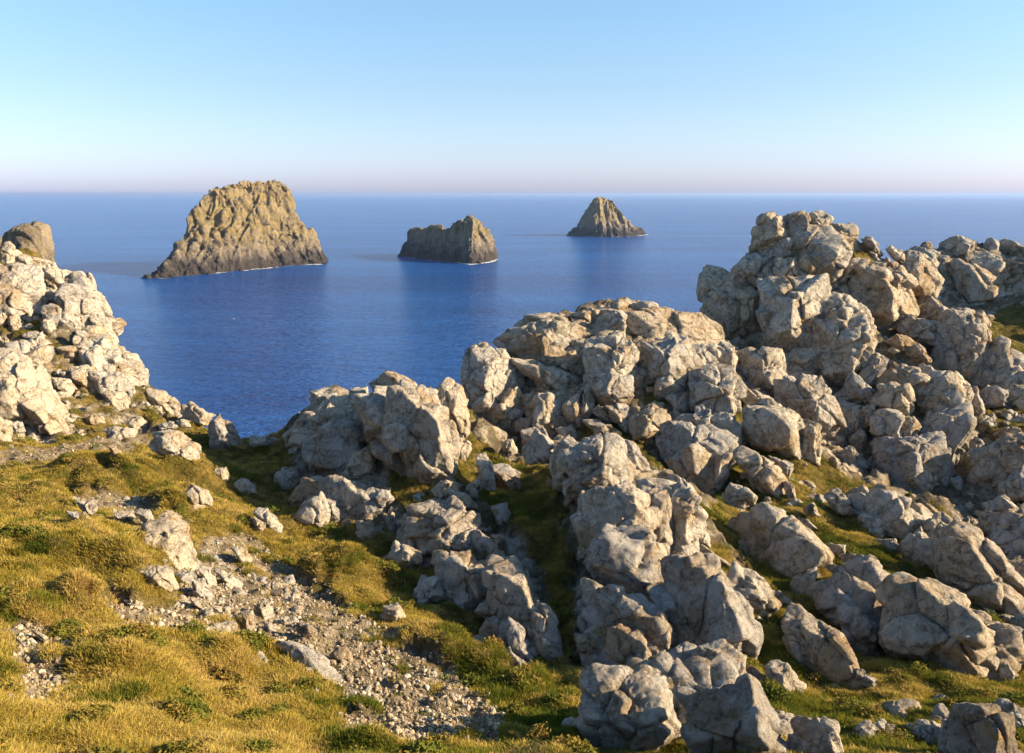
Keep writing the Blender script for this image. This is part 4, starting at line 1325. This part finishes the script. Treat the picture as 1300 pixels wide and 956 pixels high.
rot = np.stack([np.arctan(grad_y) * tl + rng.normal(0, 0.12, len(x)), -np.arctan(grad_x) * tl + rng.normal(0, 0.12, len(x)), rng.uniform(-0.4, 0.4, len(x))], 1)
pat = fbm(np.stack([x, y, 0 * x], 1) * 0.5 + 21, 3)
hs = rng.uniform(0.4, 1.25, len(x)) * np.clip(1 + 0.5 * pat, 0.6, 1.5)
scl = np.stack([rng.uniform(0.9, 1.4, len(x))] * 2 + [hs], 1)
green = (pat + 0.5 * fbm(np.stack([x, y, 0 * x], 1) * 1.7 + 2, 2) > 0.12 + 0.38 * (px_ < 420) - 0.2 * (px_ > 560))
heath = (fbm(np.stack([x, y, 0 * x], 1) * 1.1 + 60, 3) > 0.52 - 0.3 * ((px_ < 260) & (py_ < 560))) & (rng.random(len(x)) < 0.6)
pts = np.stack([x, y, z], 1)
dry = ~green & ~heath; gr = green & ~heath
scatter('grass', pts[dry], rot[dry], scl[dry], [tuft('grass_tuft_dry_%d' % k, GRASS, rng, 34, 0.11, 0.13, 0.011, 0.8) for k in range(4)], 'dry golden grass over the slopes and ledges')
scatter('grass', pts[gr], rot[gr], scl[gr], [tuft('grass_tuft_green_%d' % k, LUSH, rng, 34, 0.105, 0.13, 0.012, 0.7) for k in range(4)], 'short green grass in the hollows and gullies')
scatter('undergrowth', pts[heath], rot[heath], scl[heath] * 1.15, [sprig('heather_sprig_%d' % k, HEATH, rng, 90, 0.20, 0.17) for k in range(4)], 'low brown and green heather cushions among the rocks')
# gravel
x, y = candidates(120000, y1=50)
b = field((bare * 1.0) + 0.05 * (grass_m < 0.5), x, y); z = ground_z(x, y)
px_, py_ = project(np.stack([x, y, z], 1))
keep = (rng.random(len(x)) < b) & (px_ > -60) & (px_ < 1360) & (py_ < 1000) & (z > 35)
x, y, z = x[keep], y[keep], z[keep]
s = 0.016 + 0.06 * rng.random(len(x)) ** 4
kinds = []
for k in range(4):
    bm = bmesh.new(); bmesh.ops.create_icosphere(bm, subdivisions=2, radius=1.0)
    for v in bm.verts: v.co *= 1 + 0.35 * (random.random() - 0.5); v.co.z *= 0.7
    me = bpy.data.meshes.new('pebble'); bm.to_mesh(me); bm.free(); me.materials.append(GRAVEL); kinds.append(bpy.data.objects.new('pebble_kind', me))
scatter('gravel', np.stack([x, y, z + s * 0.2], 1), rng.uniform(-3, 3, (len(x), 3)), np.stack([s] * 3, 1), kinds, 'pale angular gravel and rubble on the bare slope and footpath')

# ------------------------------------------------------------------ a gull over the bay
t = NT('gull_feather'); t.surface((0.75, 0.75, 0.74), 0.7)
st = [(-0.66, -0.10, 0.05, 0.008, 0.05), (-0.42, -0.02, 0.15, 0.012, 0.10), (-0.20, 0.0, 0.20, 0.02, 0.07), (-0.07, 0.0, 0.36, 0.06, 0.01), (0.0, 0.02, 0.50, 0.085, 0.0), (0.07, 0.0, 0.36, 0.06, 0.01), (0.20, 0.0, 0.20, 0.02, 0.07), (0.42, -0.02, 0.15, 0.012, 0.10), (0.66, -0.10, 0.05, 0.008, 0.05)]
aa = np.linspace(0, 2 * math.pi, 12, endpoint=False)
gv = np.array([(x, y + ch / 2 * math.cos(a), z + th * math.sin(a)) for x, y, ch, th, z in st for a in aa])
gull = mesh_obj('gull', gv, grid_faces(len(st), 12, True), t.m); gull.location = at(297, 405, 330); gull.rotation_euler = (0.1, 0.15, 0.7)
tag(gull, 'white gull gliding low over the open water', 'bird')


# ------------------------------------------------------------------ sea air
t = NT('sea_haze')
vol = t.node('ShaderNodeVolumePrincipled', {'Color': (0.39, 0.55, 0.90, 1), 'Density': 6.5e-5, 'Anisotropy': 0.2})
t.l.new(vol.outputs[0], t.out.inputs['Volume'])
R_, zb, zt = 72000.0, -9.5, 72.0
hv = [(x, y, z) for z in (zb, zt) for x, y in ((-R_, -R_), (R_, -R_), (R_, R_), (-R_, R_))]
hz = mesh_obj('haze', hv, [(0, 3, 2, 1), (4, 5, 6, 7), (0, 1, 5, 4), (1, 2, 6, 5), (2, 3, 7, 6), (3, 0, 4, 7)], t.m, smooth=False)
tag(hz, 'thin pale sea haze over the whole bay', kind='stuff')
